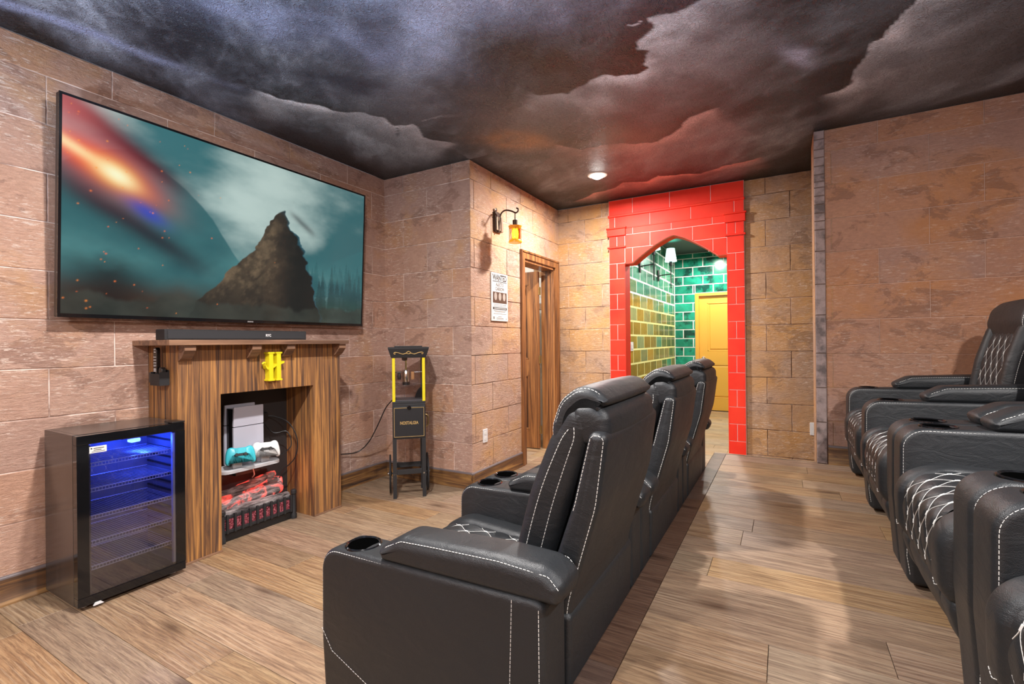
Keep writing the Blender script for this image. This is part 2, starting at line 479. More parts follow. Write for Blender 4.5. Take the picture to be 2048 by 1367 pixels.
def glass_mat(name, tint=(1, 1, 1), refl=1.0, rough=0.0):
    k = N(name); t = k.t
    tr = k.n('ShaderNodeBsdfTransparent', i_Color=tint); gl = k.n('ShaderNodeBsdfGlossy', i_Color=(1, 1, 1), i_Roughness=rough)
    fr = k.n('ShaderNodeFresnel', i_IOR=1.5)
    mx = k.n('ShaderNodeMixShader'); k.set(mx.inputs[0], k.math('MULTIPLY', fr.outputs[0], refl))
    t.links.new(tr.outputs[0], mx.inputs[1]); t.links.new(gl.outputs[0], mx.inputs[2]); t.links.new(mx.outputs[0], k.out.inputs[0])
    return k.m
M['glass'] = glass_mat('clear pane', (0.98, 0.98, 0.99), 0.8)
M['glass_dark'] = glass_mat('tinted pane', (0.80, 0.80, 0.84), 2.0)
M['glass_amber'] = glass_mat('amber glass', (1.0, 0.55, 0.05), 0.8)
def emis(name, col, s): return plain(name, (0, 0, 0), 0.5, 0, col, s)

# ------------------------------------------------------------------ numpy noise
_rng = np.random.RandomState(11)
_T = _rng.rand(256, 256)
def vnoise(x, y):
    xi = np.floor(x).astype(int); yi = np.floor(y).astype(int)
    fx = x - xi; fy = y - yi
    fx = fx * fx * (3 - 2 * fx); fy = fy * fy * (3 - 2 * fy)
    a = _T[xi % 256, yi % 256]; b = _T[(xi + 1) % 256, yi % 256]; c = _T[xi % 256, (yi + 1) % 256]; d = _T[(xi + 1) % 256, (yi + 1) % 256]
    return (a * (1 - fx) + b * fx) * (1 - fy) + (c * (1 - fx) + d * fx) * fy
def fbm(x, y, oct=5, g=0.5):
    s = 0; a = 1; t = 0
    for o in range(oct):
        s = s + a * vnoise(x * 2 ** o + 17.3 * o, y * 2 ** o + 9.1 * o); t += a; a *= g
    return s / t
def sstep(a, b, x):
    t = np.clip((x - a) / (b - a), 0, 1); return t * t * (3 - 2 * t)
def lerp(a, b, t): return a + (b - a) * t
def color_grid(name, P, nx, ny, colors, mat, parent=None, flip=False):
    me = bpy.data.meshes.new(name)
    idx = np.arange(nx * ny).reshape(ny, nx)
    q = np.stack([idx[:-1, :-1], idx[:-1, 1:], idx[1:, 1:], idx[1:, :-1]], -1).reshape(-1, 4)
    if flip: q = q[:, ::-1]
    me.vertices.add(nx * ny); me.vertices.foreach_set('co', P.astype(np.float32).ravel())
    me.loops.add(q.size); me.loops.foreach_set('vertex_index', q.astype(np.int32).ravel())
    me.polygons.add(len(q)); me.polygons.foreach_set('loop_start', (np.arange(len(q)) * 4).astype(np.int32))
    me.polygons.foreach_set('loop_total', np.full(len(q), 4, np.int32))
    me.update(calc_edges=True); me.validate()
    at = me.color_attributes.new('paint', 'FLOAT_COLOR', 'POINT')
    rgba = np.concatenate([colors, np.ones((len(colors), 1))], 1)
    at.data.foreach_set('color', rgba.astype(np.float32).ravel())
    me.materials.append(mat)
    return link(name, me, parent)

# ------------------------------------------------------------------ room constants
YT, XS, YD, XB, XR = 3.225, 3.29, 2.26, 5.09, 4.175
CEIL, PLAT = 2.745, 0.308
XN, YN = -2.6, -2.7

# ------------------------------------------------------------------ can lights
M['lamp_glow'] = emis('lamp glow', (1.0, 0.97, 0.92), 14.0)
def can_light(x, y, label, watts, z=CEIL):
    t = thing('ceiling_light', label, 'ceiling light', (x, y, z), 0, 'round recessed ceiling lights')
    MB().lathe([(0.058, -0.004), (0.085, -0.006), (0.092, -0.001), (0.092, 0.0)], n=28).build('trim_ring', M['offwhite'], t)
    MB().lathe([(0.0, -0.034), (0.03, -0.031), (0.05, -0.020), (0.066, -0.004)], n=28).build('lens', M['lamp_glow'], t)
    ld = bpy.data.lights.new('lamp', 'AREA'); ld.shape = 'DISK'; ld.size = 0.12; ld.energy = watts; ld.color = CAN_COLOR
    lo = bpy.data.objects.new('lamp', ld); COL.objects.link(lo); lo.parent = t; lo.location = (0, 0, -0.045)
    return t
can_light(4.21, 1.473, 'lit round ceiling light in the painted clouds in front of the red arch', CAN_WATTS * 0.86)
can_light(1.20, 1.473, 'round ceiling light over the near front recliner, opposite the fireplace', CAN_WATTS)
can_light(1.20, -1.30, 'round ceiling light over the rear row of recliners', CAN_WATTS)
can_light(-1.40, 1.473, 'added unseen round fill light behind the camera near the television wall', CAN_WATTS)  # added out of view to fill the room with light
can_light(-1.40, -1.30, 'added unseen round fill light behind the camera over the platform', CAN_WATTS)  # second added fill light, also out of view

def fill_uplight(x, y, z, label):  # added lamps out of view, to brighten and cool the ceiling
    t = thing('added_uplight', label, 'added fill lamp', (x, y, z), 0, None)
    MB().lathe([(0.0, 0.03), (0.02, 0.03), (0.14, 0.012), (0.15, 0.0)], n=28).build('base', M['blk_matte'], t)
    MB().tube([(0, 0, 0.02), (0, 0, 0.98)], 0.012, 10).build('pole', M['blk_matte'], t)
    MB().lathe([(0.02, 0.96), (0.10, 0.99), (0.17, 1.06), (0.20, 1.14), (0.194, 1.14), (0.165, 1.066), (0.09, 1.0), (0.0, 0.985)], n=32).build('bowl_shade', M['blk_matte'], t)
    ld = bpy.data.lights.new('lamp', 'AREA'); ld.shape = 'DISK'; ld.size = 0.26; ld.energy = UPLIGHT_WATTS; ld.color = UPLIGHT_COLOR
    lo = bpy.data.objects.new('lamp', ld); COL.objects.link(lo); lo.parent = t; lo.location = (0, 0, 1.10); lo.rotation_euler = (math.pi, 0, 0)
fill_uplight(-0.75, 1.75, 0.0, 'added unseen black uplight on a pole left of the camera, brightening the ceiling')
fill_uplight(0.10, -0.90, PLAT, 'added unseen black uplight on a pole behind the camera, brightening the ceiling')

# ------------------------------------------------------------------ walls
def rect_minus(r, holes):
    out = [r]
    for h in holes:
        nxt = []
        for a0, a1, z0, z1 in out:
            if h[0] >= a1 or h[1] <= a0 or h[2] >= z1 or h[3] <= z0:
                nxt.append((a0, a1, z0, z1)); continue
            if a0 < h[0]: nxt.append((a0, h[0], z0, z1))
            if h[1] < a1: nxt.append((h[1], a1, z0, z1))
            m0, m1 = max(a0, h[0]), min(a1, h[1])
            if z0 < h[2]: nxt.append((m0, m1, z0, h[2]))
            if h[3] < z1: nxt.append((m0, m1, h[3], z1))
        out = nxt
    return [q for q in out if q[1] - q[0] > 0.012 and q[3] - q[2] > 0.012]

def wall(name, axis, pos, sgn, a0, a1, z0, z1, mat, label, holes=(), th=0.12, L=0.548, H=0.246, ph=0.0, zoff=0.128, blocks=True, jmat=None, gap=0.0062):
    """axis 'x': wall runs along x at y=pos; sgn: direction of the room side normal"""
    def fn(u, v, d):
        return (u, pos + sgn * d, v) if axis == 'x' else (pos + sgn * d, u, v)
    mb = MB()
    for q in rect_minus((a0 + 0.0075, a1 - 0.0075, z0, z1), holes):
        mb.prism([(q[0], q[2]), (q[1], q[2]), (q[1], q[3]), (q[0], q[3])], fn, -th, -0.005)
    o = mb.build(name, jmat or M['joint'], None, False)
    tag(o, label, 'wall', None, 'structure')
    if blocks:
        kk = int(math.floor((z0 - zoff) / H))
        while zoff + kk * H < z1 - 0.005:
            b0 = max(z0, zoff + kk * H); b1 = min(z1, zoff + (kk + 1) * H)
            if b1 - b0 > 0.02:
                s = math.floor((a0 - ph) / L) * L + ph - (L / 2 if kk % 2 else 0)
                while s < a1:
                    q0, q1 = max(a0, s), min(a1, s + L)
                    if q1 - q0 > 0.03:
                        for q in rect_minus((q0, q1, b0, b1), holes):
                            g = gap / 2
                            m = MB(); dd = random.uniform(-0.0012, 0.0012)
                            m.prism([(q[0] + g, q[2] + g), (q[1] - g, q[2] + g), (q[1] - g, q[3] - g), (q[0] + g, q[3] - g)], fn, -0.006, 0.0 + dd, 0.002)
                            m.build('stone_block', mat, o, False)
                    s += L
            kk += 1
    return o

wall('wall_left', 'x', YT, -1, -0.30, XS + 0.06, 0, CEIL, M['stone'], 'pinkish brown faux stone wall behind the television and fireplace', ph=0.12)
wall('wall_left', 'x', YT, -1, XN, -0.30, 0, CEIL, M['stone'], 'faux stone wall continuing left of the frame', blocks=False, jmat=M['stone'])
wall('wall_corner', 'y', XS, -1, YD, YT + 0.06, 0, CEIL, M['stone'], 'narrow faux stone wall behind the popcorn cart', ph=2.45)
DH = (4.225, 4.968, 0.0, 2.055)
wall('wall_door', 'x', YD, -1, XS, XB + 0.06, 0, CEIL, M['stone_warm'], 'warm tan faux stone wall with the lantern and dark wooden door', [DH], ph=3.62, jmat=M['joint_brown'])
AH = (0.471, 1.471, 0.0, 2.32)
wall('wall_back', 'y', XB, -1, -2.7, YD + 0.06, 0, CEIL, M['stone_tan'], 'ochre stained faux stone wall holding the red brick arch', [AH], ph=0.14, L=0.40, jmat=M['joint_brown'])
wall('wall_right', 'y', XR, -1, YN, -0.205, 0, CEIL, M['stone_brown'], 'brown faux stone wall beside the rear row of recliners', ph=-0.535 + 0.5, gap=0.004, jmat=M['joint_tan'])
tag(MB().box(XR + 0.004, XR + 0.34, -0.40, -0.2035, 0, CEIL).build('wall_return', M['stone_tan'], None, False), 'end of the brown wall turning towards the arch', 'wall', None, 'structure')
tag(MB().box(XN, 5.4, YN - 0.12, YN, 0, CEIL).build('wall_rear', M['stone_brown'], None, False), 'faux stone wall behind the rear recliners', 'wall', None, 'structure')
tag(MB().box(XN - 0.12, XN, YN, YT + 0.12, 0, CEIL).build('wall_near', M['stone'], None, False), 'faux stone wall behind the camera', 'wall', None, 'structure')

# painted brick strip on the end of the right wall
st = MB().box(XR - 0.010, XR + 0.002, -0.270, -0.203, PLAT, CEIL).build('trim_1', M['joint_dark'], None, False)
tag(st, 'narrow strip of grey painted bricks along the edge of the right wall', 'trim', None, 'structure')
ys = [150, 175, 210, 238, 268, 298, 322, 343, 372, 402, 432, 460, 490, 565, 680, 787, 920, 1040, 1160, 1305]
zs = [CEIL] + [1.22 - (180 + y * 0.571 - 677) / 956 * 3.52 for y in ys[1:]]
zs[-1] = PLAT
for za, zb in zip(zs[:-1], zs[1:]):
    MB().prism([(-0.268, zb + 0.003), (-0.205, zb + 0.003), (-0.205, za - 0.003), (-0.268, za - 0.003)], lambda u, v, d: (XR - d, u, v), 0.006, 0.016, 0.003).build('brick', M['strip'], st, False)

# ------------------------------------------------------------------ floors
def planks(parent, x0, x1, y0, y1, z, wid, length, mat, seed, along='y', th=0.012, phase=0.0):
    rnd = random.Random(seed)
    if along == 'y': A0, A1, B0, B1 = x0, x1, y0, y1
    else: A0, A1, B0, B1 = y0, y1, x0, x1
    a = A0; row = 0
    while a < A1 - 0.01:
        e = min(A1, a + wid)
        s = B0 - rnd.random() * length
        while s < B1:
            q0, q1 = max(B0, s), min(B1, s + length)
            if q1 - q0 > 0.04:
                g = 0.0008
                poly = [(a + g, q0 + g), (e - g, q0 + g), (e - g, q1 - g), (a + g, q1 - g)]
                if along == 'y': fn = lambda u, v, d: (u, v, z - th + d)
                else: fn = lambda u, v, d: (v, u, z - th + d)
                MB().prism(poly, fn, 0, th, 0.0009).build('plank', mat, parent, False)
            s += length
        a = e; row += 1

fl = tag(MB().box(XN, 10, 0.40, 4.3, -0.12, -0.010).build('floor', M['gap'], None, False), 'lower oak plank floor running to the television wall', 'floor', None, 'structure')
planks(fl, -0.35, XB, 0.50, YT, 0.0, 0.182, 1.22, M['oak'], 3)
pf = tag(MB().box(XN, XR + 0.005, YN, 0.41, 0, PLAT - 0.010).build('floor', M['gap'], None, False), 'raised oak plank platform under the rear row of recliners', 'floor', None, 'structure')
planks(pf, -0.2, XR, -1.6, 0.41, PLAT, 0.182, 1.22, M['oak'], 5)
tag(MB().box(XR + 0.005, XB, YN, 0.50, -0.05, 0).build('floor', M['oak'], None, False), 'strip of lower floor between platform and back wall', 'floor', None, 'structure')
ns = tag(MB().box(XN, XR + 0.006, 0.405, 0.492, 0, PLAT - 0.03).build('trim_2', M['oak_shaded'], None, False), 'oak riser and rounded nosing along the platform edge, shade put into their colour', 'trim', None, 'structure')
x = -1.9
while x < XR:
    x1 = min(x + 1.6, XR + 0.006)
    nose = rpoly([(0.411, PLAT - 0.03), (0.503, PLAT - 0.03), (0.503, PLAT + 0.0015), (0.411, PLAT + 0.0015)], [0, 0.012, 0.010, 0], 4)
    MB().prism(nose, lambda u, v, d: (d, u, v), x + 0.0008, x1 - 0.0008).build('nosing_board', M['oak_shaded'], ns, True)
    x += 1.6
nose = rpoly([(XR + 0.004, PLAT - 0.03), (XR + 0.03, PLAT - 0.03), (XR + 0.03, PLAT + 0.0015), (XR + 0.004, PLAT + 0.0015)], [0, 0.01, 0.008, 0], 4)
e2 = MB().prism(nose, lambda u, v, d: (u, d, v), -0.20, 0.50).build('trim_3', M['oak_pale'], None, True)
tag(e2, 'pale oak edge strip at the far end of the platform', 'trim', None, 'structure')

# ------------------------------------------------------------------ ceiling mural
def mural(X, Y):
    n = X.shape
    wx = X + 0.35 * (fbm(X * 1.3 + 3, Y * 1.3, 4) - 0.5); wy = Y + 0.35 * (fbm(X * 1.3 + 40, Y * 1.3 + 8, 4) - 0.5)
    # wisps run roughly along the line from the television corner to the rear wall
    u = (wx * 0.62 + wy * 0.78); v = (-wx * 0.78 + wy * 0.62)
    f1 = fbm(u * 1.0 + 2, v * 1.9 + 5, 6, 0.55)
    f2 = fbm(u * 2.6 + 12, v * 4.4 + 9, 5, 0.55)
    rg = 1 - np.abs(2 * fbm(u * 1.5 + 31, v * 3.6 + 13, 5, 0.55) - 1) ; rg2 = 1 - np.abs(2 * fbm(u * 3.5 + 3, v * 8 + 43, 4, 0.55) - 1)
    f = sstep(0.40, 0.78, f1) * 0.62 + sstep(0.48, 0.78, f2) * 0.26 + sstep(0.80, 1.0, rg) * 0.26 * sstep(0.35, 0.65, f1) + sstep(0.85, 1.0, rg2) * 0.16
    blue = sstep(3.0, 1.1, X + 0.25 * (1.5 - Y) + 0.5 * (f1 - 0.5))
    f = f * (0.66 + 0.55 * blue)
    dark = np.stack([lerp(0.029, 0.022, blue), lerp(0.032, 0.028, blue), lerp(0.037, 0.044, blue)], -1)
    light = np.stack([lerp(0.47, 0.44, blue), lerp(0.52, 0.50, blue), lerp(0.57, 0.62, blue)], -1)
    col = dark + (light - dark) * (np.clip(f, 0, 1) ** 1.45)[..., None]
    def edge(pts, ref, L, c, amp=1.0, jag=0.035):
        P = np.array(pts)
        best = np.full(n, 1e9); sd = np.zeros(n)
        jx = X + jag * 2 * (fbm(X * 9, Y * 9, 3) - 0.5); jy = Y + jag * 2 * (fbm(X * 9 + 50, Y * 9 + 20, 3) - 0.5)
        tt = np.zeros(n); m = len(P) - 1
        for i in range(m):
            a, b = P[i], P[i + 1]; d = b - a; l2 = (d ** 2).sum()
            t = np.clip(((jx - a[0]) * d[0] + (jy - a[1]) * d[1]) / l2, 0, 1)
            dx = jx - a[0] - t * d[0]; dy = jy - a[1] - t * d[1]
            dist = np.hypot(dx, dy); cr = d[0] * (jy - a[1]) - d[1] * (jx - a[0])
            up = dist < best
            best = np.where(up, dist, best); sd = np.where(up, np.sign(cr), sd); tt = np.where(up, (i + t) / m, tt)
        rx, ry = ref
        bi = min(range(m), key=lambda i: (P[i][0] - rx) ** 2 + (P[i][1] - ry) ** 2)
        d = P[bi + 1] - P[bi]; s = np.sign(d[0] * (ry - P[bi][1]) - d[1] * (rx - P[bi][0]))
        on = np.where(sd * s > 0, best, -best)
        endf = sstep(0.0, 0.06, tt) * sstep(1.0, 0.94, tt)
        k = sstep(-0.005, 0.008, on) * (0.62 * np.exp(-np.clip(on, 0, 9) / (0.26 * L)) + 0.50 * np.exp(-np.clip(on, 0, 9) / (1.15 * L))) * endf * amp
        k = k * (0.50 + 0.95 * sstep(0.3, 0.75, fbm(X * 4 + 7, Y * 4 + 3, 5)))
        k2 = np.exp(-np.clip(-on, 0, 9) / 0.16) * (on < 0) * endf * 0.82 * amp
        return np.clip(k, 0, 1), np.clip(k2, 0, 1), c
    E = [
        edge([(2.2, 0.10), (2.29, 0.31), (2.31, 0.40), (2.29, 0.48), (2.30, 0.55), (2.37, 0.53), (2.44, 0.64), (2.50, 0.65), (2.54, 0.59), (2.63, 0.64), (2.64, 0.67), (2.70, 0.65), (2.75, 0.70), (2.66, 0.86), (2.66, 0.94), (2.72, 1.08), (2.74, 1.14), (2.68, 1.28), (2.57, 1.37)], (2.75, 0.4), 0.36, (0.90, 0.88, 0.93)),
        edge([(2.60, -0.60), (2.70, -0.56), (2.78, -0.53), (2.86, -0.50), (2.94, -0.47), (3.04, -0.46), (3.08, -0.41), (3.15, -0.41), (3.22, -0.38), (3.34, -0.35), (3.44, -0.37), (3.57, -0.36), (3.60, -0.19)], (3.1, -0.7), 0.26, (0.80, 0.77, 0.78)),
        edge([(1.70, 2.75), (1.87, 2.69), (2.05, 2.56), (2.23, 2.49), (2.27, 2.41), (2.35, 2.37), (2.41, 2.33), (2.51, 2.38), (2.53, 2.30), (2.54, 2.23), (2.66, 2.26), (2.76, 2.31), (2.86, 2.26), (3.03, 2.15)], (2.6, 2.6), 0.22, (0.86, 0.86, 0.92), 1.0),
        edge([(3.38, 1.55), (3.43, 1.48), (3.59, 1.39), (3.59, 1.23), (3.61, 1.14), (3.66, 1.01), (3.74, 0.86), (3.71, 0.77), (3.64, 0.67), (3.52, 0.60), (3.44, 0.48), (3.40, 0.35)], (3.9, 0.9), 0.24, (0.80, 0.52, 0.50), 1.0),
        edge([(4.90, 2.00), (4.82, 1.88), (4.71, 1.67), (4.65, 1.46), (4.54, 1.32), (4.62, 1.11), (4.51, 1.00), (4.59, 0.87), (4.65, 0.65), (4.57, 0.39), (4.5, 0.1)], (4.8, 1.0), 0.20, (0.72, 0.38, 0.35), 1.0),
    ]
    for kk, k2, c in E:
        col = col * (1 - 0.75 * k2[..., None])
        col = col + (np.array(c) - col) * kk[..., None]
    # soft coloured strokes, spots and paler patches laid over the clouds
    def blob(cx, cy, sx, sy, ang, c, a):
        ca, sa = math.cos(ang), math.sin(ang)
        dx = wx - cx; dy = wy - cy
        p = (dx * ca + dy * sa) / sx; q = (-dx * sa + dy * ca) / sy
        g = np.exp(-(p * p + q * q)) * a * (0.45 + 1.1 * sstep(0.3, 0.75, fbm(X * 5 + cx * 9, Y * 5 + cy * 7, 4)))
        return np.clip(g, 0, 1), np.clip(np.array(c) * np.array([1.35, 1.35, 1.35]), 0, 0.92)
    for b in [blob(0.95, 2.98, 0.55, 0.045, -0.28, (0.26, 0.30, 0.46), 0.9), blob(1.75, 1.35, 0.50, 0.16, 0.9, (0.36, 0.42, 0.60), 0.95),
              blob(1.62, 1.20, 0.16, 0.06, 0.6, (0.70, 0.72, 0.78), 1.0), blob(1.45, 2.0, 0.6, 0.16, -0.5, (0.22, 0.26, 0.40), 0.9),
              blob(1.35, 1.60, 0.7, 0.14, -0.75, (0.26, 0.32, 0.48), 0.9), blob(1.9, 1.0, 0.45, 0.2, -1.0, (0.26, 0.27, 0.36), 0.8),
              blob(3.14, 1.72, 0.26, 0.14, -0.7, (0.36, 0.17, 0.075), 0.85), blob(3.05, -0.12, 0.16, 0.05, -0.5, (0.36, 0.37, 0.46), 0.95),
              blob(2.75, 1.55, 0.5, 0.22, -0.9, (0.17, 0.13, 0.12), 0.7), blob(3.5, 1.1, 0.6, 0.3, -1.2, (0.15, 0.125, 0.10), 0.6),
              blob(2.45, 1.12, 0.30, 0.14, -0.6, (0.030, 0.022, 0.022), 1.0), blob(2.1, 0.2, 0.35, 0.2, 0.9, (0.04, 0.04, 0.055), 0.9),
              blob(2.0, 2.2, 0.5, 0.2, -0.6, (0.035, 0.04, 0.06), 0.8), blob(2.5, 1.9, 0.5, 0.18, -0.7, (0.06, 0.06, 0.075), 0.6)]:
        col = col + (b[1] - col) * b[0][..., None]
    # mural gets darker towards the walls
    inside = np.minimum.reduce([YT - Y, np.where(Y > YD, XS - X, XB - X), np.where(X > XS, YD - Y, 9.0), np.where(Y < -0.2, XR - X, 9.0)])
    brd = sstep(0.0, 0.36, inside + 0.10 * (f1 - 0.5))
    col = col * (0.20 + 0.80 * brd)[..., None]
    return np.clip(col, 0, 1)
gx0, gx1, gy0, gy1 = XN, XB, YN, YT
nx, ny = 500, 400
# denser where it is seen
tx = np.concatenate([np.linspace(gx0, 0.5, 100, endpoint=False), np.linspace(0.5, gx1, 400)])
ty = np.concatenate([np.linspace(gy0, -1.3, 60, endpoint=False), np.linspace(-1.3, gy1, 340)])
gx, gy = np.meshgrid(tx, ty)
cols = mural(gx, gy)
k = N('storm cloud mural'); at = k.n('ShaderNodeVertexColor', layer_name='paint')
c = k.obj()
gr = k.ramp(k.noise(c, 55, 4, 0.7), [(0.25, 0.72), (0.75, 1.28)])
k.p(Base_Color=k.mix(1.0, at.outputs[0], gr, 'MULTIPLY'), Roughness=0.34, Specular_IOR_Level=0.5)
cr = k.n('ShaderNodeTexVoronoi', feature='DISTANCE_TO_EDGE', i_Vector=k.vadd(c, k.n('ShaderNodeTexNoise', i_Vector=c, i_Scale=9.0).outputs[1]), i_Scale=16.0).outputs[0]
k.bump(k.math('ADD', k.math('MULTIPLY', k.noise(c, 34, 5, 0.62, 0.8), 0.9), k.math('MULTIPLY', k.ramp(cr, [(0.0, 1.0), (0.12, 0.0)]), 0.5)), 0.62, 0.014)
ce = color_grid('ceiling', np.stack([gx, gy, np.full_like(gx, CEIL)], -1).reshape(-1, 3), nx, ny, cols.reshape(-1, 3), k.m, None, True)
tag(ce, 'glossy ceiling painted with dark storm clouds', 'ceiling', None, 'structure')
tag(MB().box(XN, XB + 0.1, YN, YT + 0.1, CEIL + 0.05, CEIL + 0.15).build('ceiling', M['hall_ceiling'], None, False), 'slab above the painted clouds', 'ceiling', None, 'structure')

# ------------------------------------------------------------------ baseboards
def baseboard(name, axis, pos, sgn, a0, a1, z, label):
    prof = [(0, 0), (0.022, 0), (0.020, 0.012), (0.014, 0.018), (0.014, 0.108), (0.011, 0.122), (0, 0.122)]
    cap = [(0, 0.1225), (0.012, 0.1225), (0.013, 0.130), (0.008, 0.136), (0, 0.137)]
    fn = (lambda u, v, d: (d, pos + sgn * u, z + v)) if axis == 'x' else (lambda u, v, d: (pos + sgn * u, d, z + v))
    o = MB().prism(prof, fn, a0, a1).build(name, M['burnt_x'] if axis == 'x' else M['burnt_y'], None, True, 50)
    tag(o, label, 'baseboard', None, 'structure')
    MB().prism(cap, fn, a0, a1).build('cap_moulding', M['cap'], o, True, 50)
    return o
M['cap'] = plain('grey brown cap', (0.16, 0.13, 0.13), 0.4)
baseboard('baseboard_left', 'x', YT, -1, -0.3, 1.375, 0, 'burnt wood baseboard left of the fireplace')
baseboard('baseboard_left', 'x', YT, -1, 2.485, XS, 0, 'burnt wood baseboard between fireplace and popcorn cart')
baseboard('baseboard_corner', 'y', XS, -1, YD - 0.022, YT, 0, 'burnt wood baseboard behind the popcorn cart')
baseboard('baseboard_door', 'x', YD, -1, XS - 0.022, 4.153, 0, 'burnt wood baseboard under the lantern')
baseboard('baseboard_right', 'y', XR, -1, YN, -0.275, PLAT, 'burnt wood baseboard of the right wall on the platform')

# ------------------------------------------------------------------ side door
dc = MB()
fnD = lambda u, v, d: (u, YD - d, v)
o = MB().prism([(4.153, 0), (4.225, 0), (4.225, 2.055), (4.968, 2.055), (4.968, 0), (5.04, 0), (5.04, 2.13), (4.153, 2.13)], fnD, -0.001, 0.018, 0.004).build('trim_4', M['door_wood'], None, False)
tag(o, 'brown wooden casing around the side door', 'trim', None, 'structure')
MB().prism([(4.145, 0), (4.165, 0), (4.165, 2.118), (5.028, 2.118), (5.028, 0), (5.046, 0), (5.046, 2.138), (4.145, 2.138)], fnD, 0.0, 0.028, 0.003).build('outer_bead', M['door_wood'], o, False)
for a, b in ((4.225, 4.245), (4.948, 4.968)):
    MB().box(a, b, YD, YD + 0.16, 0, 2.055).build('jamb', M['door_wood'], o, False)
MB().box(4.225, 4.968, YD, YD + 0.16, 2.03, 2.055).build('head_jamb', M['door_wood'], o, False)
MB().box(4.945, 4.950, YD + 0.05, YD + 0.07, 0, 2.03).build('door_stop', M['door_wood'], o, False)

def panel_door(name, W, H, mat, panels, label, th=0.036):
    """local: x 0..W from hinge, y thickness, z up"""
    t = tag(bpy.data.objects.new(name, None), label, 'door', None, 'structure'); COL.objects.link(t)
    fn = lambda u, v, d: (u, d, v)
    mb = MB()
    for q in rect_minus((0, W, 0.012, H), panels):
        mb.box(q[0], q[1], 0, th, q[2], q[3])
    mb.build('stile', mat, t, False)
    for p in panels:
        m = MB()
        m.box(p[0], p[1], 0.012, th - 0.012, p[2], p[3])
        for s, d0 in ((1, 0.013), (-1, th - 0.013)):
            a = 0.035
            pl = [(p[0] + a, p[2] + a), (p[1] - a, p[2] + a), (p[1] - a, p[3] - a), (p[0] + a, p[3] - a)]
            m.prism(pl, fn, d0, 0.003 if s > 0 else th - 0.003, 0.009)
        m.build('panel', mat, t, False)
        for s in (0.0, th):
            fr = MB(); b = 0.016
            y0, y1 = (0.001, 0.012) if s == 0 else (th - 0.012, th - 0.001)
            fr.box(p[0], p[1], y0, y1, p[3] - b, p[3], 0.003); fr.box(p[0], p[1], y0, y1, p[2], p[2] + b, 0.003)
            fr.box(p[0], p[0] + b, y0, y1, p[2], p[3], 0.003); fr.box(p[1] - b, p[1], y0, y1, p[2], p[3], 0.003)
            fr.build('panel_moulding', mat, t, False)
    return t
d1 = panel_door('door_1', 0.71, 2.02, M['door_wood'], [(0.12, 0.59, 1.02, 1.88), (0.12, 0.59, 0.22, 0.84)], 'dark striped wooden panel door standing open in the side wall')
d1.location = (4.905, YD + 0.165, 0.0); d1.rotation_euler = (0, 0, math.radians(94))
for z in (0.22, 1.02, 1.80):
    hb = MB().tube([(-0.012, -0.004, z - 0.045), (-0.012, -0.004, z + 0.045)], 0.007, 8)
    hb.box(-0.014, 0.0, -0.002, 0.03, z - 0.045, z + 0.045)
    hb.build('hinge', M['brass'], d1)
# room behind the side door
tag(MB().box(XS + 0.12, 5.6, 4.2, 4.3, 0, CEIL).build('wall_closet', M['offwhite'], None, False), 'pale wall of the small room behind the side door', 'wall', None, 'structure')
cw = tag(MB().box(5.36, 5.44, YD + 0.12, 4.2, 0, CEIL).build('wall_closet', M['grout_w'], None, False), 'white brick wall seen above the open side door', 'wall', None, 'structure')
for r in range(14):
    for c_ in range(6):
        y0 = YD + 0.13 + c_ * 0.33 - (0.165 if r % 2 else 0); y1 = min(y0 + 0.325, 4.19); y0 = max(y0, YD + 0.13)
        MB().prism([(y0, 1.62 + r * 0.08), (y1, 1.62 + r * 0.08), (y1, 1.694 + r * 0.08), (y0, 1.694 + r * 0.08)], lambda u, v, d: (5.36 - d, u, v), -0.002, 0.006, 0.002).build('brick', M['stone_tan'] if (r + c_) % 3 == 0 else M['offwhite'], cw, False)
tag(MB().box(XS, 5.6, YD + 0.12, 4.3, CEIL, CEIL + 0.1).build('ceiling', M['offwhite'], None, False), 'white ceiling of the small room', 'ceiling', None, 'structure')
tag(MB().box(XS + 0.0, XS + 0.12, YT + 0.12, 4.3, 0, CEIL).build('wall_closet', M['offwhite'], None, False), 'left wall of the small room behind the door', 'wall', None, 'structure')
ft = tag(MB().box(XS + 0.12, 5.6, YD, 4.2, -0.008, -0.004).build('floor', M['gap'], None, False), 'pale planks in the small room behind the side door', 'floor', None, 'structure')
planks(ft, 3.45, 5.36, YD, 4.2, 0.001, 0.182, 1.22, M['oak_pale'], 9)
t = thing('ceiling_light', 'round ceiling light in the small room behind the side door', 'ceiling light', (4.1, 3.4, CEIL), 0, None)
MB().lathe([(0.0, -0.03), (0.09, -0.025), (0.11, 0.0)], n=24).build('lens', M['lamp_glow'], t)
ld = bpy.data.lights.new('lamp', 'AREA'); ld.shape = 'DISK'; ld.size = 0.2; ld.energy = 45; ld.color = (1, 0.95, 0.88)
lo = bpy.data.objects.new('lamp', ld); COL.objects.link(lo); lo.parent = t; lo.location = (0, 0, -0.06)

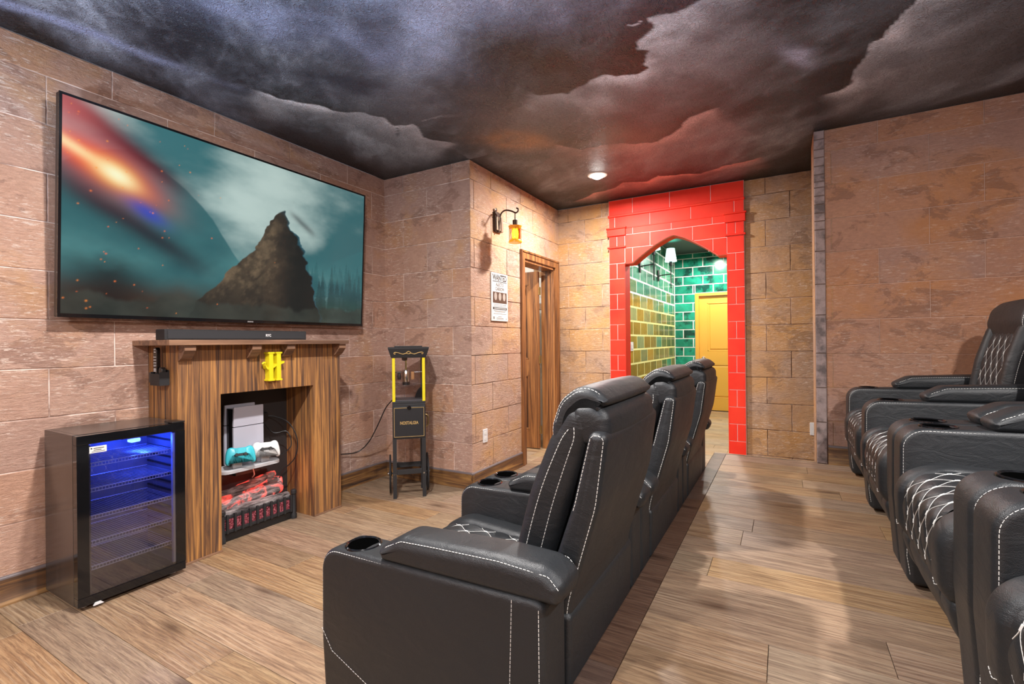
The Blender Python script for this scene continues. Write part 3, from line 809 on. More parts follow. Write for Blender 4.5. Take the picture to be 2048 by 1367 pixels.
# ------------------------------------------------------------------ red brick arch
XA = 5.05
def archz(y):
    """underside of the pointed arch"""
    s = abs(y - 0.971) / 0.42
    if s >= 1: return 2.046
    # ogee like: flat crown, steeper shoulder
    return 2.046 + 0.248 * (1 - s ** 1.35)
AY = [0.471] + list(np.linspace(0.552, 1.390, 41)) + [1.471]
def header_poly(y0, y1, z0, z1):
    """rect clipped to stay above the arch; list of polygons"""
    pts = [y for y in AY if y0 + 0.006 < y < y1 - 0.006 and archz(y) > z0 - 0.02]
    ys_ = [y0] + pts + [y1]
    low = [max(z0, archz(y) if 0.471 <= y <= 1.471 else z0) for y in ys_]
    polys = []; cur = []
    for y, z in zip(ys_, low):
        if z < z1 - 0.004: cur.append((y, z))
        else:
            if len(cur) > 1: polys.append(cur)
            cur = []
    if len(cur) > 1: polys.append(cur)
    out = []
    for c in polys:
        if c[-1][0] - c[0][0] < 0.015: continue
        out.append(c + [(c[-1][0], z1), (c[0][0], z1)])
    return out
ar = thing('brick_arch', 'bright red painted brick arch surround framing the tiled hall', 'arch', (0, 0, 0))
fnA = lambda u, v, d: (XA + 0.03 - d, u, v)
mb = MB()
mb.prism([(0.318, 0), (0.471, 0), (0.471, 2.35), (0.318, 2.35)], fnA, -0.01, 0.026)
mb.prism([(1.471, 0), (1.645, 0), (1.645, 2.35), (1.471, 2.35)], fnA, -0.01, 0.026)
for p in header_poly(0.471, 1.471, 2.046, 2.35): mb.prism(p, fnA, -0.01, 0.026)
mb.prism([(0.318, 2.35), (1.645, 2.35), (1.645, 2.742), (0.318, 2.742)], fnA, -0.01, 0.026)
mb.build('mortar', M['pink_mortar'], ar, False)
# inner lining of the opening
lin = MB()
ys_ = AY
lo_ = [(y, archz(y) + 0.001) for y in ys_]
for (ya, za), (yb, zb) in zip(lo_[:-1], lo_[1:]):
    lin.prism([(ya, za), (yb, zb), (yb, zb + 0.012), (ya, za + 0.012)], fnA, -0.155, 0.031)
for a, b in ((0.464, 0.4715), (1.4705, 1.478)):
    lin.prism([(a, 0), (b, 0), (b, 2.05), (a, 2.05)], fnA, -0.155, 0.031)
lin.build('arch_lining', M['red'], ar, False)
def brick(poly, d=0.030, mat='red'):
    MB().prism(inset(poly, 0.0028), fnA, 0.02, d, 0.002).build('brick', M[mat], ar, False)
Rw = [(2.578, 2.742, [1.386, 1.003, 0.614]), (2.431, 2.574, [1.58, 1.205, 0.80, 0.405]), (2.358, 2.431, [1.386, 0.990, 0.601]), (2.215, 2.358, [1.205, 0.785]), (2.046, 2.215, [1.389, 0.99, 0.597])]
for i, (z0, z1, js) in enumerate(Rw):
    wide = i < 2
    ya, yb = (0.318, 1.645) if wide else (0.471, 1.471)
    e = [ya] + sorted(js) + [yb]
    for a, b in zip(e[:-1], e[1:]):
        if b - a < 0.02: continue
        for p in header_poly(a, b, z0, z1): brick(p)
# pilasters
for a, b in ((0.318, 0.471), (1.471, 1.645)):
    m_ = (a + b) / 2
    for y0, y1 in ((a, m_), (m_, b)): brick([(y0, 2.238), (y1, 2.238), (y1, 2.356), (y0, 2.356)])
    zt = 2.222
    for r in range(14):
        z1 = zt - r * 0.1645; z0 = max(0.0, z1 - 0.1645)
        if z1 < 0.02: break
        if r % 2 == 0: brick([(a, z0), (b, z0), (b, z1), (a, z1)])
        else:
            brick([(a, z0), (m_, z0), (m_, z1), (a, z1)]); brick([(m_, z0), (b, z0), (b, z1), (m_, z1)])
    mo = MB()
    mo.prism([(a - 0.012, 2.352), (b + 0.016, 2.352), (b + 0.016, 2.428), (a - 0.012, 2.428)], fnA, 0.02, 0.046, 0.004)
    mo.prism([(a - 0.020, 2.428), (b + 0.024, 2.428), (b + 0.024, 2.444), (a - 0.020, 2.444)], fnA, 0.02, 0.056, 0.004)
    mo.build('pilaster_cap', M['red'], ar, False)
    mo = MB()
    mo.prism([(a - 0.012, 2.222), (b + 0.014, 2.222), (b + 0.014, 2.240), (a - 0.012, 2.240)], fnA, 0.02, 0.046, 0.004)
    mo.build('pilaster_band', M['red'], ar, False)
MB().prism([(0.312, 2.556), (1.652, 2.556), (1.652, 2.580), (0.312, 2.580)], fnA, 0.02, 0.043, 0.004).build('cornice_moulding', M['red'], ar, False)
MB().prism([(0.471, 2.426), (1.471, 2.426), (1.471, 2.436), (0.471, 2.436)], fnA, 0.02, 0.034, 0.002).build('string_moulding', M['red'], ar, False)

# ------------------------------------------------------------------ tiled hall
YH, XH = 1.69, 8.85
hl = tag(MB().box(XB + 0.12, XH, YH, YH + 0.1, 0, CEIL).build('wall_hall_left', M['grout_y'], None, False), 'hall wall of green glazed tiles behind the arch, yellow reflection painted into the lower rows', 'wall', None, 'structure')
gt = MB().box(XB + 0.12, XH, YH - 0.0006, YH + 0.001, 1.76, CEIL).build('upper_grout', M['grout_w'], hl, False)
TW, TH = 0.365, 0.1835
zz = 0.01
r = 0
rnd = random.Random(4)
while zz < CEIL - 0.02:
    x = XB + 0.14 - (TW / 2 if r % 2 else 0)
    while x < XH:
        a, b = max(XB + 0.13, x), min(XH - 0.002, x + TW)
        if b - a > 0.03:
            hgt = zz + TH / 2
            if hgt > 1.95 or (hgt > 1.72 and rnd.random() < 0.65): mm = M['tile_green']
            else: mm = M['tile_reflect_ochre'] if rnd.random() < 0.16 else (M['tile_green'] if rnd.random() < 0.1 else M['tile_reflect_olive'])  # lower rows coloured as if the green glaze mirrored the yellow door
            g = 0.0125
            MB().prism([(a + g, zz + g), (b - g, zz + g), (b - g, min(zz + TH, CEIL) - g), (a + g, min(zz + TH, CEIL) - g)], lambda u, v, d: (u, YH - d, v), -0.0005, 0.0014, 0.0006).build('tile', mm, hl, False)
        x += TW
    zz += TH; r += 1
HD = (0.43, 1.342, 0.0, 2.04)
hb = MB()
for q in rect_minus((-0.5, YH, 0, CEIL), [HD]): hb.box(XH, XH + 0.1, q[0], q[1], q[2], q[3])
hb_ = hb.build('wall_hall_back', M['grout_w'], None, False)
tag(hb_, 'end wall of the hall in dark teal glazed bricks around the mustard door', 'wall', None, 'structure')
zz = 0.012; r = 0
BW, BH = 0.332, 0.1555
while zz < CEIL - 0.02:
    y = -0.5 - (BW / 2 if r % 2 else 0) + 0.05
    while y < YH:
        a, b = max(-0.5, y), min(YH - 0.003, y + BW)
        if b - a > 0.03:
            for q in rect_minus((a, b, zz, min(zz + BH, CEIL)), [HD]):
                g = 0.008
                if q[1] - q[0] < 0.03 or q[3] - q[2] < 0.03: continue
                MB().prism([(q[0] + g, q[2] + g), (q[1] - g, q[2] + g), (q[1] - g, q[3] - g), (q[0] + g, q[3] - g)], lambda u, v, d: (XH - d, u, v), -0.001, 0.004, 0.003).build('brick', M['tile_teal'], hb_, False)
        y += BW
    zz += BH; r += 1
tag(MB().box(XB + 0.12, XH + 0.1, -0.6, -0.5, 0, CEIL).build('wall_hall_right', M['tile_teal'], None, False), 'right hall wall hidden behind the arch', 'wall', None, 'structure')
tag(MB().box(XB + 0.12, XH + 0.1, -0.6, YH + 0.1, CEIL, CEIL + 0.1).build('ceiling', M['hall_ceiling'], None, False), 'charcoal ceiling of the tiled hall', 'ceiling', None, 'structure')
hf = tag(MB().box(XB, XH + 0.1, -0.6, YH, -0.006, -0.002).build('floor', M['gap'], None, False), 'pale plank floor of the tiled hall', 'floor', None, 'structure')
planks(hf, XB, XH, -0.5, YH, 0.002, 0.182, 1.22, M['oak_pale'], 12)
# hall door
fnH = lambda u, v, d: (XH - d, u, v)
o = MB().prism([(0.43, 0), (0.492, 0), (0.492, 1.985), (1.28, 1.985), (1.28, 0), (1.342, 0), (1.342, 2.04), (0.43, 2.04)], fnH, -0.05, 0.018, 0.004).build('trim_5', M['door_yellow'], None, False)
tag(o, 'mustard casing around the hall door', 'trim', None, 'structure')
d2 = panel_door('door_2', 0.785, 1.98, M['door_yellow'], [(0.13, 0.655, 1.03, 1.868), (0.13, 0.655, 0.22, 0.806)], 'closed mustard yellow panel door at the end of the hall')
d2.location = (XH + 0.03, 1.279, 0.0); d2.rotation_euler = (0, 0, math.radians(-90))
kn = MB().lathe([(0.0, -0.062), (0.022, -0.058), (0.029, -0.045), (0.024, -0.03), (0.011, -0.022), (0.011, -0.006), (0.033, -0.005), (0.033, 0.0)], (0.062, 0.0, 0.909), 20, 'y')
kn.build('door_knob', M['steel'], d2)
# hall switch plate
def wall_plate(name, label, fn, mat='white_plastic', kind='outlet', cat='wall plate', w=0.07, h=0.115):
    t = thing(name, label, cat)
    MB().prism(rpoly([(-w / 2, -h / 2), (w / 2, -h / 2), (w / 2, h / 2), (-w / 2, h / 2)], 0.006, 3), fn, 0, 0.006, 0.002).build('cover_plate', M[mat], t, False)
    if kind == 'outlet':
        for s in (-0.024, 0.024):
            MB().prism(rpoly([(-0.015, s - 0.014), (0.015, s - 0.014), (0.015, s + 0.014), (-0.015, s + 0.014)], 0.008, 3), fn, 0.006, 0.0078).build('socket', M['offwhite'], t, False)
    else:
        MB().prism([(-0.016, -0.032), (0.016, -0.032), (0.016, 0.032), (-0.016, 0.032)], fn, 0.006, 0.011, 0.003).build('rocker', M['offwhite'], t, False)
    return t
wall_plate('light_switch', 'white double switch on the lower tiles inside the arch', lambda u, v, d: (6.02 + u * 2.4, YH - 0.008 - d, 1.15 + v), kind='switch')
wall_plate('wall_outlet', 'white outlet low on the wall under the wanted poster', lambda u, v, d: (3.485 + u, YD - d, 0.413 + v))
wall_plate('wall_outlet', 'white outlet on the back wall at the edge of the grey brick strip', lambda u, v, d: (XB - d, -0.232 + u, 0.41 + v))
# hall sconces and spot
M['shade_green'] = emis('mint lampshade', (0.62, 1.0, 0.86), 1.6)
def sconce(x, label):
    t = thing('wall_sconce', label, 'wall lamp', (x, YH, 2.28), 0, 'hall wall sconces with white shades')
    MB().box(-0.03, 0.03, -0.025, -0.008, -0.14, 0.03, 0.004).build('back_plate', M['blk_matte'], t)
    MB().tube(spline([(0, -0.02, -0.06), (0, -0.10, -0.05), (0, -0.20, -0.045)], 6), 0.008, 8).build('arm', M['blk_matte'], t)
    MB().tube([(0, -0.20, -0.26), (0, -0.20, 0.14)], 0.008, 8).build('stem', M['blk_matte'], t)
    MB().lathe([(0.02, 0.08), (0.022, 0.15), (0.0, 0.155)], (0, -0.20, 0), 12).build('socket', M['blk_matte'], t)
    MB().lathe([(0.088, 0.145), (0.060, 0.345), (0.057, 0.345), (0.085, 0.145)], (0, -0.20, 0), 28).build('lamp_shade', M['shade_green'], t)
    ld = bpy.data.lights.new('bulb', 'POINT'); ld.energy = 16; ld.color = (0.10, 1.0, 0.62); ld.shadow_soft_size = 0.04
    lo = bpy.data.objects.new('bulb', ld); COL.objects.link(lo); lo.parent = t; lo.location = (0, -0.20, 0.25)
sconce(7.55, 'hall wall sconce with a mint lit white shade beside the far corner')
sconce(6.45, 'hall wall sconce half hidden behind the red arch')
t = thing('spot_light', 'small bright spotlight on the hall ceiling before the mustard door', 'spotlight', (8.2, 1.0, CEIL), 0)
MB().lathe([(0.05, -0.012), (0.055, 0.0)], n=20).build('base', M['blk_matte'], t)
MB().tube([(0, 0, 0), (0, 0, -0.06)], 0.008, 8).build('stem', M['blk_matte'], t)
MB().lathe([(0.030, 0.0), (0.036, -0.10), (0.0, -0.10)], (0, 0, -0.0), 20).build('housing', M['blk_matte'], t)
MB().lathe([(0.0, -0.104), (0.034, -0.102), (0.034, -0.1)], n=20).build('lens', emis('spot glow', (1, 0.97, 0.92), 30.0), t)
ld = bpy.data.lights.new('lamp', 'AREA'); ld.shape = 'DISK'; ld.size = 0.08; ld.energy = HALL_WATTS; ld.color = (1, 0.94, 0.84)
lo = bpy.data.objects.new('lamp', ld); COL.objects.link(lo); lo.parent = t; lo.location = (0, 0, -0.13)
can_light(6.3, 0.7, 'round ceiling light of the hall hidden behind the arch header', HALL_WATTS)

# ------------------------------------------------------------------ television
tv = thing('television', 'large flat television on the stone wall showing a teal misty mountain film scene', 'television', (1.935, 3.112, 1.925))
tv.rotation_euler = (math.radians(2.8), 0, 0)
TWd, THt = 0.988, 0.556
fnT = lambda u, v, d: (u, -d, v)
b = MB()
b.prism(rpoly([(-TWd, -THt), (TWd, -THt), (TWd, THt), (-TWd, THt)], 0.006, 3), fnT, -0.035, -0.004, 0.003)
b.build('back_shell', M['blk_plastic'], tv, False)
fr = MB(); bz = 0.012
fr.box(-TWd, TWd, -0.004, 0.006, THt - bz, THt); fr.box(-TWd, TWd, -0.006, 0.006, -THt, -THt + bz * 1.6)
fr.box(-TWd, -TWd + bz, -0.004, 0.006, -THt + bz * 1.6, THt - bz); fr.box(TWd - bz, TWd, -0.004, 0.006, -THt + bz * 1.6, THt - bz)
fr.build('bezel', M['blk_gloss'], tv, False)
MB().box(-0.02, 0.02, -0.0075, -0.005, -THt + 0.004, -THt + 0.012).build('standby_badge', plain('badge silver', (0.4, 0.4, 0.4), 0.3, 0.5), tv, False)
MB().box(-0.3, 0.3, 0.035, 0.075, -0.2, 0.2).build('wall_mount', M['blk_matte'], tv, False)
def film(u, v):
    """generic misty valley picture, u 0..1 right, v 0..1 down, linear colours"""
    n = fbm(u * 5, v * 4, 5); n2 = fbm(u * 14 + 5, v * 11, 4)
    sky = sstep(0.30, 0.75, fbm(u * 3.2 + 9, v * 3.4 + 2, 6) * 0.8 + 0.25 * np.exp(-((u - 0.50) / 0.2) ** 2 - ((v - 0.35) / 0.3) ** 2))
    col = np.stack([lerp(0.045, 0.55, sky), lerp(0.17, 0.70, sky), lerp(0.19, 0.66, sky)], -1)
    col = col * (1 - 0.25 * u)[..., None]
    def over(mask, c):
        nonlocal col
        c = np.array(c) if not isinstance(c, np.ndarray) else c
        col = col + (c - col) * np.clip(mask, 0, 1)[..., None]
    # mountain on the left
    m1 = np.interp(u, [0, 0.05, 0.14, 0.22, 0.30, 0.37, 0.45, 0.52, 0.6], [0.30, 0.22, 0.16, 0.21, 0.30, 0.42, 0.62, 0.80, 0.95]) + 0.02 * (n2 - 0.5)
    over(sstep(0, 0.012, v - m1) * 0.92, np.stack([0.015 + 0.03 * n, 0.085 + 0.10 * n, 0.10 + 0.10 * n], -1))
    # far peaks right
    m2 = np.interp(u, [0.5, 0.62, 0.70, 0.76, 0.83, 0.90, 1.0], [0.85, 0.66, 0.60, 0.70, 0.58, 0.50, 0.42]) + 0.05 * (n2 - 0.5)
    over(sstep(0, 0.02, v - m2) * 0.60, (0.035, 0.15, 0.165))
    # pine woods right of centre
    for lay, (n_t, base, hh, cc_) in enumerate([(34, 0.70, 0.17, (0.02, 0.10, 0.115)), (22, 0.78, 0.22, (0.012, 0.055, 0.065))]):
        rt = np.random.RandomState(20 + lay)
        for q in range(n_t):
            cx = 0.58 + 0.44 * rt.rand(); h_ = hh * (0.45 + 0.75 * rt.rand()); b_ = base + 0.05 * rt.rand()
            rel = np.clip((v - (b_ - h_)) / h_, 0, 1.2)
            wd = 0.020 * rel * (0.72 + 0.28 * np.abs(((rel * 7) % 1) - 0.2))
            over(sstep(0.0, 0.004, wd - np.abs(u - cx)) * (v > b_ - h_) * (v < b_ + 0.08) * 0.85, cc_)
    # mist
    over(np.exp(-((v - 0.70) / 0.10) ** 2) * 0.45 * sstep(0.2, 0.7, n), (0.10, 0.30, 0.30))
    # foreground ground
    g = sstep(0.76, 0.92, v + 0.06 * (n2 - 0.5))
    over(g * 0.92, np.stack([0.02 + 0.045 * n2 * (1 - u), 0.035 + 0.07 * n2 * u, 0.030 + 0.06 * n2 * u], -1))
    over(sstep(0.78, 0.95, v) * np.exp(-((u - 0.12) / 0.16) ** 2) * 0.6, (0.10, 0.035, 0.012))
    over(sstep(0.66, 0.80, v + 0.10 * (n2 - 0.5)) * np.exp(-((u - 0.10) / 0.10) ** 2) * 0.8, (0.006, 0.008, 0.010))
    # brown crag in the middle with a lower spur on the left
    wob = 0.05 * (fbm(u * 7 + 4, v * 7, 4) - 0.5) + 0.03 * (fbm(u * 26, v * 22 + 3, 3) - 0.5)
    top = np.interp(u + wob, [0.28, 0.33, 0.40, 0.47, 0.52, 0.55, 0.585, 0.615, 0.64, 0.67, 0.70, 0.73, 0.77, 0.80], [1.02, 0.90, 0.78, 0.62, 0.55, 0.44, 0.30, 0.27, 0.33, 0.44, 0.50, 0.66, 0.86, 1.02]) + wob * 0.8
    cm = sstep(0, 0.010, v - top)
    crk = 1 - np.abs(2 * fbm(u * 15 + v * 5, v * 7 - u * 3, 5, 0.6) - 1)
    tex = fbm(u * 24, v * 12, 5, 0.6) * (0.45 + 0.75 * sstep(0.95, 0.6, crk))
    sh = sstep(0.69, 0.47, u + 0.10 * (n2 - 0.5)) * sstep(1.05, 0.55, v)
    over(cm, np.stack([0.012 + 0.30 * sh * tex, 0.016 + 0.205 * sh * tex, 0.016 + 0.115 * sh * tex], -1))
    over(cm * sstep(0.05, 0.0, v - top) * sstep(0.60, 0.66, u) * 0.5, (0.05, 0.22, 0.30))
    # dark bushes along the foot of the picture
    over(sstep(0, 0.03, v - 0.90 + 0.12 * (fbm(u * 16, v * 3 + 5, 4) - 0.42)) * 0.75, np.stack([0.012 + 0.05 * n2, 0.022 + 0.05 * n2, 0.020 + 0.04 * n2], -1))
    # smoke trails and the falling fireball
    for (cx, cy, l, wd, a, s) in [(0.12, 0.13, 0.20, 0.030, 0.52, 0.9), (0.16, 0.54, 0.22, 0.035, 0.50, 0.8), (0.70, 0.33, 0.06, 0.012, 0.55, 0.6)]:
        p = (u - cx) * math.cos(a) + (v - cy) * 0.5625 * math.sin(a); q = -(u - cx) * math.sin(a) + (v - cy) * 0.5625 * math.cos(a)
        over(np.exp(-(p / l) ** 4 - ((q + 0.01 * (n2 - 0.5)) / wd) ** 2) * s, (0.012, 0.010, 0.02))
    def glow(cx, cy, l, wd, a, c, s):
        p = (u - cx) * math.cos(a) + (v - cy) * 0.5625 * math.sin(a); q = -(u - cx) * math.sin(a) + (v - cy) * 0.5625 * math.cos(a)
        over(np.exp(-(p / l) ** 2 - (q / wd) ** 2) * s, c)
    glow(0.09, 0.27, 0.13, 0.060, 0.45, (0.80, 0.03, 0.03), 0.85)
    glow(0.0, 0.04, 0.10, 0.06, 0.3, (0.62, 0.10, 0.10), 0.7)
    glow(0.05, 0.25, 0.13, 0.028, 0.45, (1.0, 0.14, 0.05), 1.0)
    glow(0.02, 0.22, 0.10, 0.014, 0.45, (1.0, 0.75, 0.40), 0.9)
    glow(0.115, 0.305, 0.055, 0.032, 0.45, (1.0, 0.62, 0.15), 1.0)
    glow(0.115, 0.305, 0.040, 0.020, 0.45, (1.0, 0.96, 0.62), 1.0)
    glow(0.19, 0.46, 0.05, 0.02, 0.5, (0.02, 0.06, 0.55), 0.7)
    # sparks
    r_ = np.random.RandomState(3)
    for i in range(60):
        cx = abs(r_.randn()) * 0.22 if i < 70 else r_.rand(); cy = r_.rand()
        if cx > 1: continue
        rr = 0.0010 + 0.0014 * r_.rand() ** 2
        over(np.exp(-((u - cx) / rr) ** 2 - ((v - cy) * 0.5625 / rr) ** 2) * 0.9, (1.0, 0.16 + 0.2 * r_.rand(), 0.05))
    return np.clip(col, 0, 1)
sx, sy = 440, 248
su, sv = np.meshgrid(np.linspace(0, 1, sx), np.linspace(0, 1, sy))
fc = film(su, sv)
k = N('television picture'); at = k.n('ShaderNodeVertexColor', layer_name='paint')
k.p(Base_Color=(0.004, 0.004, 0.004), Roughness=0.12, Emission_Color=at.outputs[0], Emission_Strength=0.95)
W2, H2a, H2b = TWd - bz, -THt + bz * 1.6, THt - bz
color_grid('screen', np.stack([-W2 + 2 * W2 * su, np.full_like(su, -0.001), H2b - (H2b - H2a) * sv], -1).reshape(-1, 3), sx, sy, fc.reshape(-1, 3), k.m, tv, True)

# ------------------------------------------------------------------ fireplace
FX0, FX1, OX0, OX1, FY, FT, OT = 1.375, 2.481, 1.606, 2.246, 2.90, 1.222, 0.931
fp = thing('fireplace', 'burnt striped wooden fireplace surround with mantel shelf under the television', 'fireplace', (0, 0, 0))
fnF = lambda u, v, d: (u, FY + d, v)
# vertical boards on the front, split so their joints show
def boards(x0, x1, z0, z1, n, y0=FY, y1=FY + 0.02):
    for i in range(n):
        a = x0 + (x1 - x0) * i / n; e = x0 + (x1 - x0) * (i + 1) / n
        MB().box(a + 0.0004, e - 0.0004, y0, y1, z0, z1, 0.0008).build('board', M['burnt'], fp, False)
boards(FX0, OX0, 0, FT, 2); boards(OX1, FX1, 0, FT, 2); boards(OX0, OX1, OT, FT, 5)
MB().box(FX0, FX0 + 0.02, FY + 0.02, YT, 0, FT, 0.001).build('side_panel', M['burnt'], fp, False)
MB().box(FX1 - 0.02, FX1, FY + 0.02, YT, 0, FT, 0.001).build('side_panel', M['burnt'], fp, False)
MB().box(OX0 - 0.02, OX0, FY + 0.02, YT - 0.02, 0, OT + 0.02, 0.001).build('inner_panel', M['burnt'], fp, False)
MB().box(OX1, OX1 + 0.02, FY + 0.02, YT - 0.02, 0, OT + 0.02, 0.001).build('inner_panel', M['burnt'], fp, False)
MB().box(OX0, OX1, FY + 0.02, YT - 0.02, OT, OT + 0.02).build('inner_top', plain('near black board', (0.02, 0.017, 0.016), 0.7), fp, False)  # near black board over the opening
MB().box(OX0, OX1, YT - 0.025, YT - 0.012, 0, OT + 0.02).build('firebox_back', plain('dark firebox back', (0.028, 0.024, 0.024), 0.6), fp, False)
MB().box(1.297, 2.495, 2.815, YT, FT, FT + 0.030, 0.003).build('mantel_shelf', M['shelf'], fp, False)
for cx in (1.408, 1.790, 2.026, 2.449):
    pr = [(FY, FT - 0.001), (2.830, FT - 0.001), (2.830, FT - 0.030), (2.868, FT - 0.072), (FY, FT - 0.088)]
    MB().prism(pr, lambda u, v, d: (d, u, v), cx - 0.029, cx + 0.029).build('corbel', M['shelf'], fp, False)
# base moulding line
MB().box(FX0 - 0.004, OX0, FY - 0.006, FY, 0, 0.012, 0.002).build('base_bead', M['shelf'], fp, False)
MB().box(OX1, FX1 + 0.004, FY - 0.006, FY, 0, 0.012, 0.002).build('base_bead', M['shelf'], fp, False)

# letter H: yellow slab with serifs and a waved crossbar
H_ = thing('letter_sign', 'bright yellow letter H mounted on the fireplace front', 'letter', (1.927, FY, 1.081))
fnL = lambda u, v, d: (u, -d, v)
hm = MB()
for s in (-1, 1):
    hm.prism([(s * 0.027 - 0.014, -0.088), (s * 0.027 + 0.014, -0.088), (s * 0.027 + 0.014, 0.088), (s * 0.027 - 0.014, 0.088)], fnL, 0.0, 0.045, 0.001)
    for zz, zz2 in ((0.082, 0.092), (-0.092, -0.082)):
        hm.prism([(s * 0.027 - 0.021, zz), (s * 0.027 + 0.021, zz), (s * 0.027 + 0.021, zz2), (s * 0.027 - 0.021, zz2)], fnL, 0.0, 0.0475, 0.0)
wave = spline([(-0.062, 0.012), (-0.055, -0.006), (-0.040, -0.014), (-0.012, -0.006), (0.014, 0.008), (0.040, 0.016), (0.068, 0.026)], 5)
up = [(x, z + 0.006 + 0.003 * math.cos(x * 20)) for x, z in wave]; dn = [(x, z - 0.006) for x, z in wave]
hm.prism(dn + up[::-1], fnL, 0.004, 0.040)
hm.tube([(-0.062 + 0.010 * math.cos(a) , -0.022, 0.016 + 0.010 * math.sin(a)) for a in np.linspace(math.pi, 0.2 * math.pi, 8)], 0.006, 8)
hm.build('letter_face', M['yellow'], H_, False)

# soundbar
sb = thing('soundbar', 'long black soundbar lying on the mantel shelf', 'soundbar', (1.815, 3.05, FT + 0.030))
MB().prism(rpoly([(-0.455, 0), (0.455, 0), (0.455, 0.062), (-0.455, 0.062)], 0.006, 3), lambda u, v, d: (u, -d, v), -0.05, 0.05, 0.004).build('body', M['blk_matte'], sb, False)
MB().box(-0.44, 0.44, -0.053, -0.049, 0.008, 0.055, 0.001).build('grille', plain('speaker cloth', (0.03, 0.03, 0.033), 0.9), sb, False)
text_mesh('RYC', 0.022, M['white_plastic'], 'logo', sb, Matrix.Translation((0.16, -0.0535, 0.03)) @ Matrix.Rotation(math.pi / 2, 4, 'X'), 0.0004, 0.9, 0.0008)

# remotes in holder on the side of the fireplace
fnR = lambda u, v, d: (FX0 - d, u, v)
hd = thing('remote_holder', 'small black remote holder on the left side of the fireplace', 'holder', (0, 0, 0))
MB().box(FX0 - 0.004, FX0, 2.985, 3.09, 1.002, 1.085, 0.001).build('back_plate', M['blk_matte'], hd, False)
h = MB()
h.box(FX0 - 0.05, FX0 - 0.004, 2.985, 3.09, 1.000, 1.006); h.box(FX0 - 0.05, FX0 - 0.046, 2.985, 3.09, 1.006, 1.065); h.box(FX0 - 0.046, FX0 - 0.004, 2.985, 2.989, 1.006, 1.075); h.box(FX0 - 0.046, FX0 - 0.004, 3.086, 3.09, 1.006, 1.075); h.box(FX0 - 0.046, FX0 - 0.004, 3.036, 3.040, 1.006, 1.07)
h.build('pocket', M['blk_matte'], hd, False)
MB().box(FX0 - 0.030, FX0 - 0.004, 3.09, 3.15, 1.012, 1.07, 0.003).build('side_pocket', plain('grey brown plastic', (0.06, 0.055, 0.052), 0.6), hd, False)
rm = thing('remote_control', 'slim black remote standing in the holder on the fireplace side', 'remote', (FX0 - 0.026, 3.064, 1.0065))
MB().prism(rpoly([(-0.019, 0.0), (0.019, 0.0), (0.019, 0.205), (-0.019, 0.205)], [0.006, 0.006, 0.018, 0.018], 5), lambda u, v, d: (-d, u, v), -0.009, 0.010, 0.003).build('body', M['blk_gloss'], rm, True)
bt = MB()
for zz in (0.195, 0.18): bt.box(-0.0118, -0.0098, -0.010, 0.008, zz - 0.004, zz + 0.002)
for r_ in range(4):
    for c_ in (-0.010, 0, 0.010): bt.box(-0.0115, -0.0098, c_ - 0.003, c_ + 0.003, 0.10 + r_ * 0.016, 0.106 + r_ * 0.016)
bt.box(-0.0118, -0.0098, -0.011, 0.011, 0.07, 0.078); bt.box(-0.0118, -0.0098, -0.011, 0.011, 0.080, 0.088)
bt.build('buttons', plain('grey button', (0.6, 0.6, 0.62), 0.5), rm, False)
rm2 = thing('remote_control', 'black remote with rounded head in the front slot of the holder', 'remote', (FX0 - 0.024, 3.012, 1.0065))
MB().prism(rpoly([(-0.020, 0.0), (0.020, 0.0), (0.020, 0.095), (-0.020, 0.095)], [0.004, 0.004, 0.02, 0.02], 5), lambda u, v, d: (-d, u, v), -0.009, 0.010, 0.003).build('body', M['blk_plastic'], rm2, True)

# ------------------------------------------------------------------ electric log set
ls = thing('electric_log_set', 'electric fireplace logs glowing red in a black grate', 'fire logs', (1.93, 3.02, 0))
M['emberpanel'] = None
k = N('glowing ember panel'); n_ = k.noise(k.mp(k.obj(), (1, 1, 1)), 95, 3, 0.6)
k.p(Base_Color=(0.12, 0.03, 0.03), Emission_Color=k.ramp(n_, [(0.42, (0.05, 0.004, 0.01)), (0.55, (0.55, 0.09, 0.12)), (0.68, (0.8, 0.30, 0.34))]), Emission_Strength=0.5); M['emberpanel'] = k.m
k = N('glowing logs'); c = k.obj()
hot = k.ramp(k.noise(c, 11, 4, 0.6, 0.7), [(0.46, 0.0), (0.55, 1.0)])
cold = k.ramp(k.noise(k.mp(c, (6, 30, 30)), 1.5, 5, 0.7), [(0.36, (0.055, 0.048, 0.046)), (0.55, (0.28, 0.25, 0.25)), (0.7, (0.55, 0.50, 0.49))])
k.p(Base_Color=cold, Roughness=0.8, Emission_Color=k.mix(k.ramp(k.noise(c, 30, 3), [(0.4, 0.0), (0.65, 1.0)]), (0.85, 0.03, 0.02), (0.95, 0.10, 0.06)), Emission_Strength=k.math('MULTIPLY', hot, 0.95)); k.bump(k.noise(k.mp(c, (8, 40, 40)), 1.5, 6, 0.7), 0.8, 0.02); M['hotlog'] = k.m
k = N('ash grey log'); c = k.obj()
k.p(Base_Color=k.ramp(k.noise(k.mp(c, (6, 34, 34)), 1.5, 5, 0.7), [(0.36, (0.05, 0.045, 0.045)), (0.52, (0.26, 0.235, 0.235)), (0.7, (0.55, 0.51, 0.50))]), Roughness=0.9); k.bump(k.noise(k.mp(c, (8, 40, 40)), 1.5, 6, 0.7), 0.9, 0.02); M['ashlog'] = k.m
MB().box(-0.27, 0.24, -0.005, 0.15, 0.0, 0.05, 0.004).build('heater_base', M['blk_plastic'], ls, False)
MB().box(-0.25, 0.22, 0.012, 0.15, 0.05, 0.15, 0.004).build('ember_bed', M['emberpanel'], ls, False)
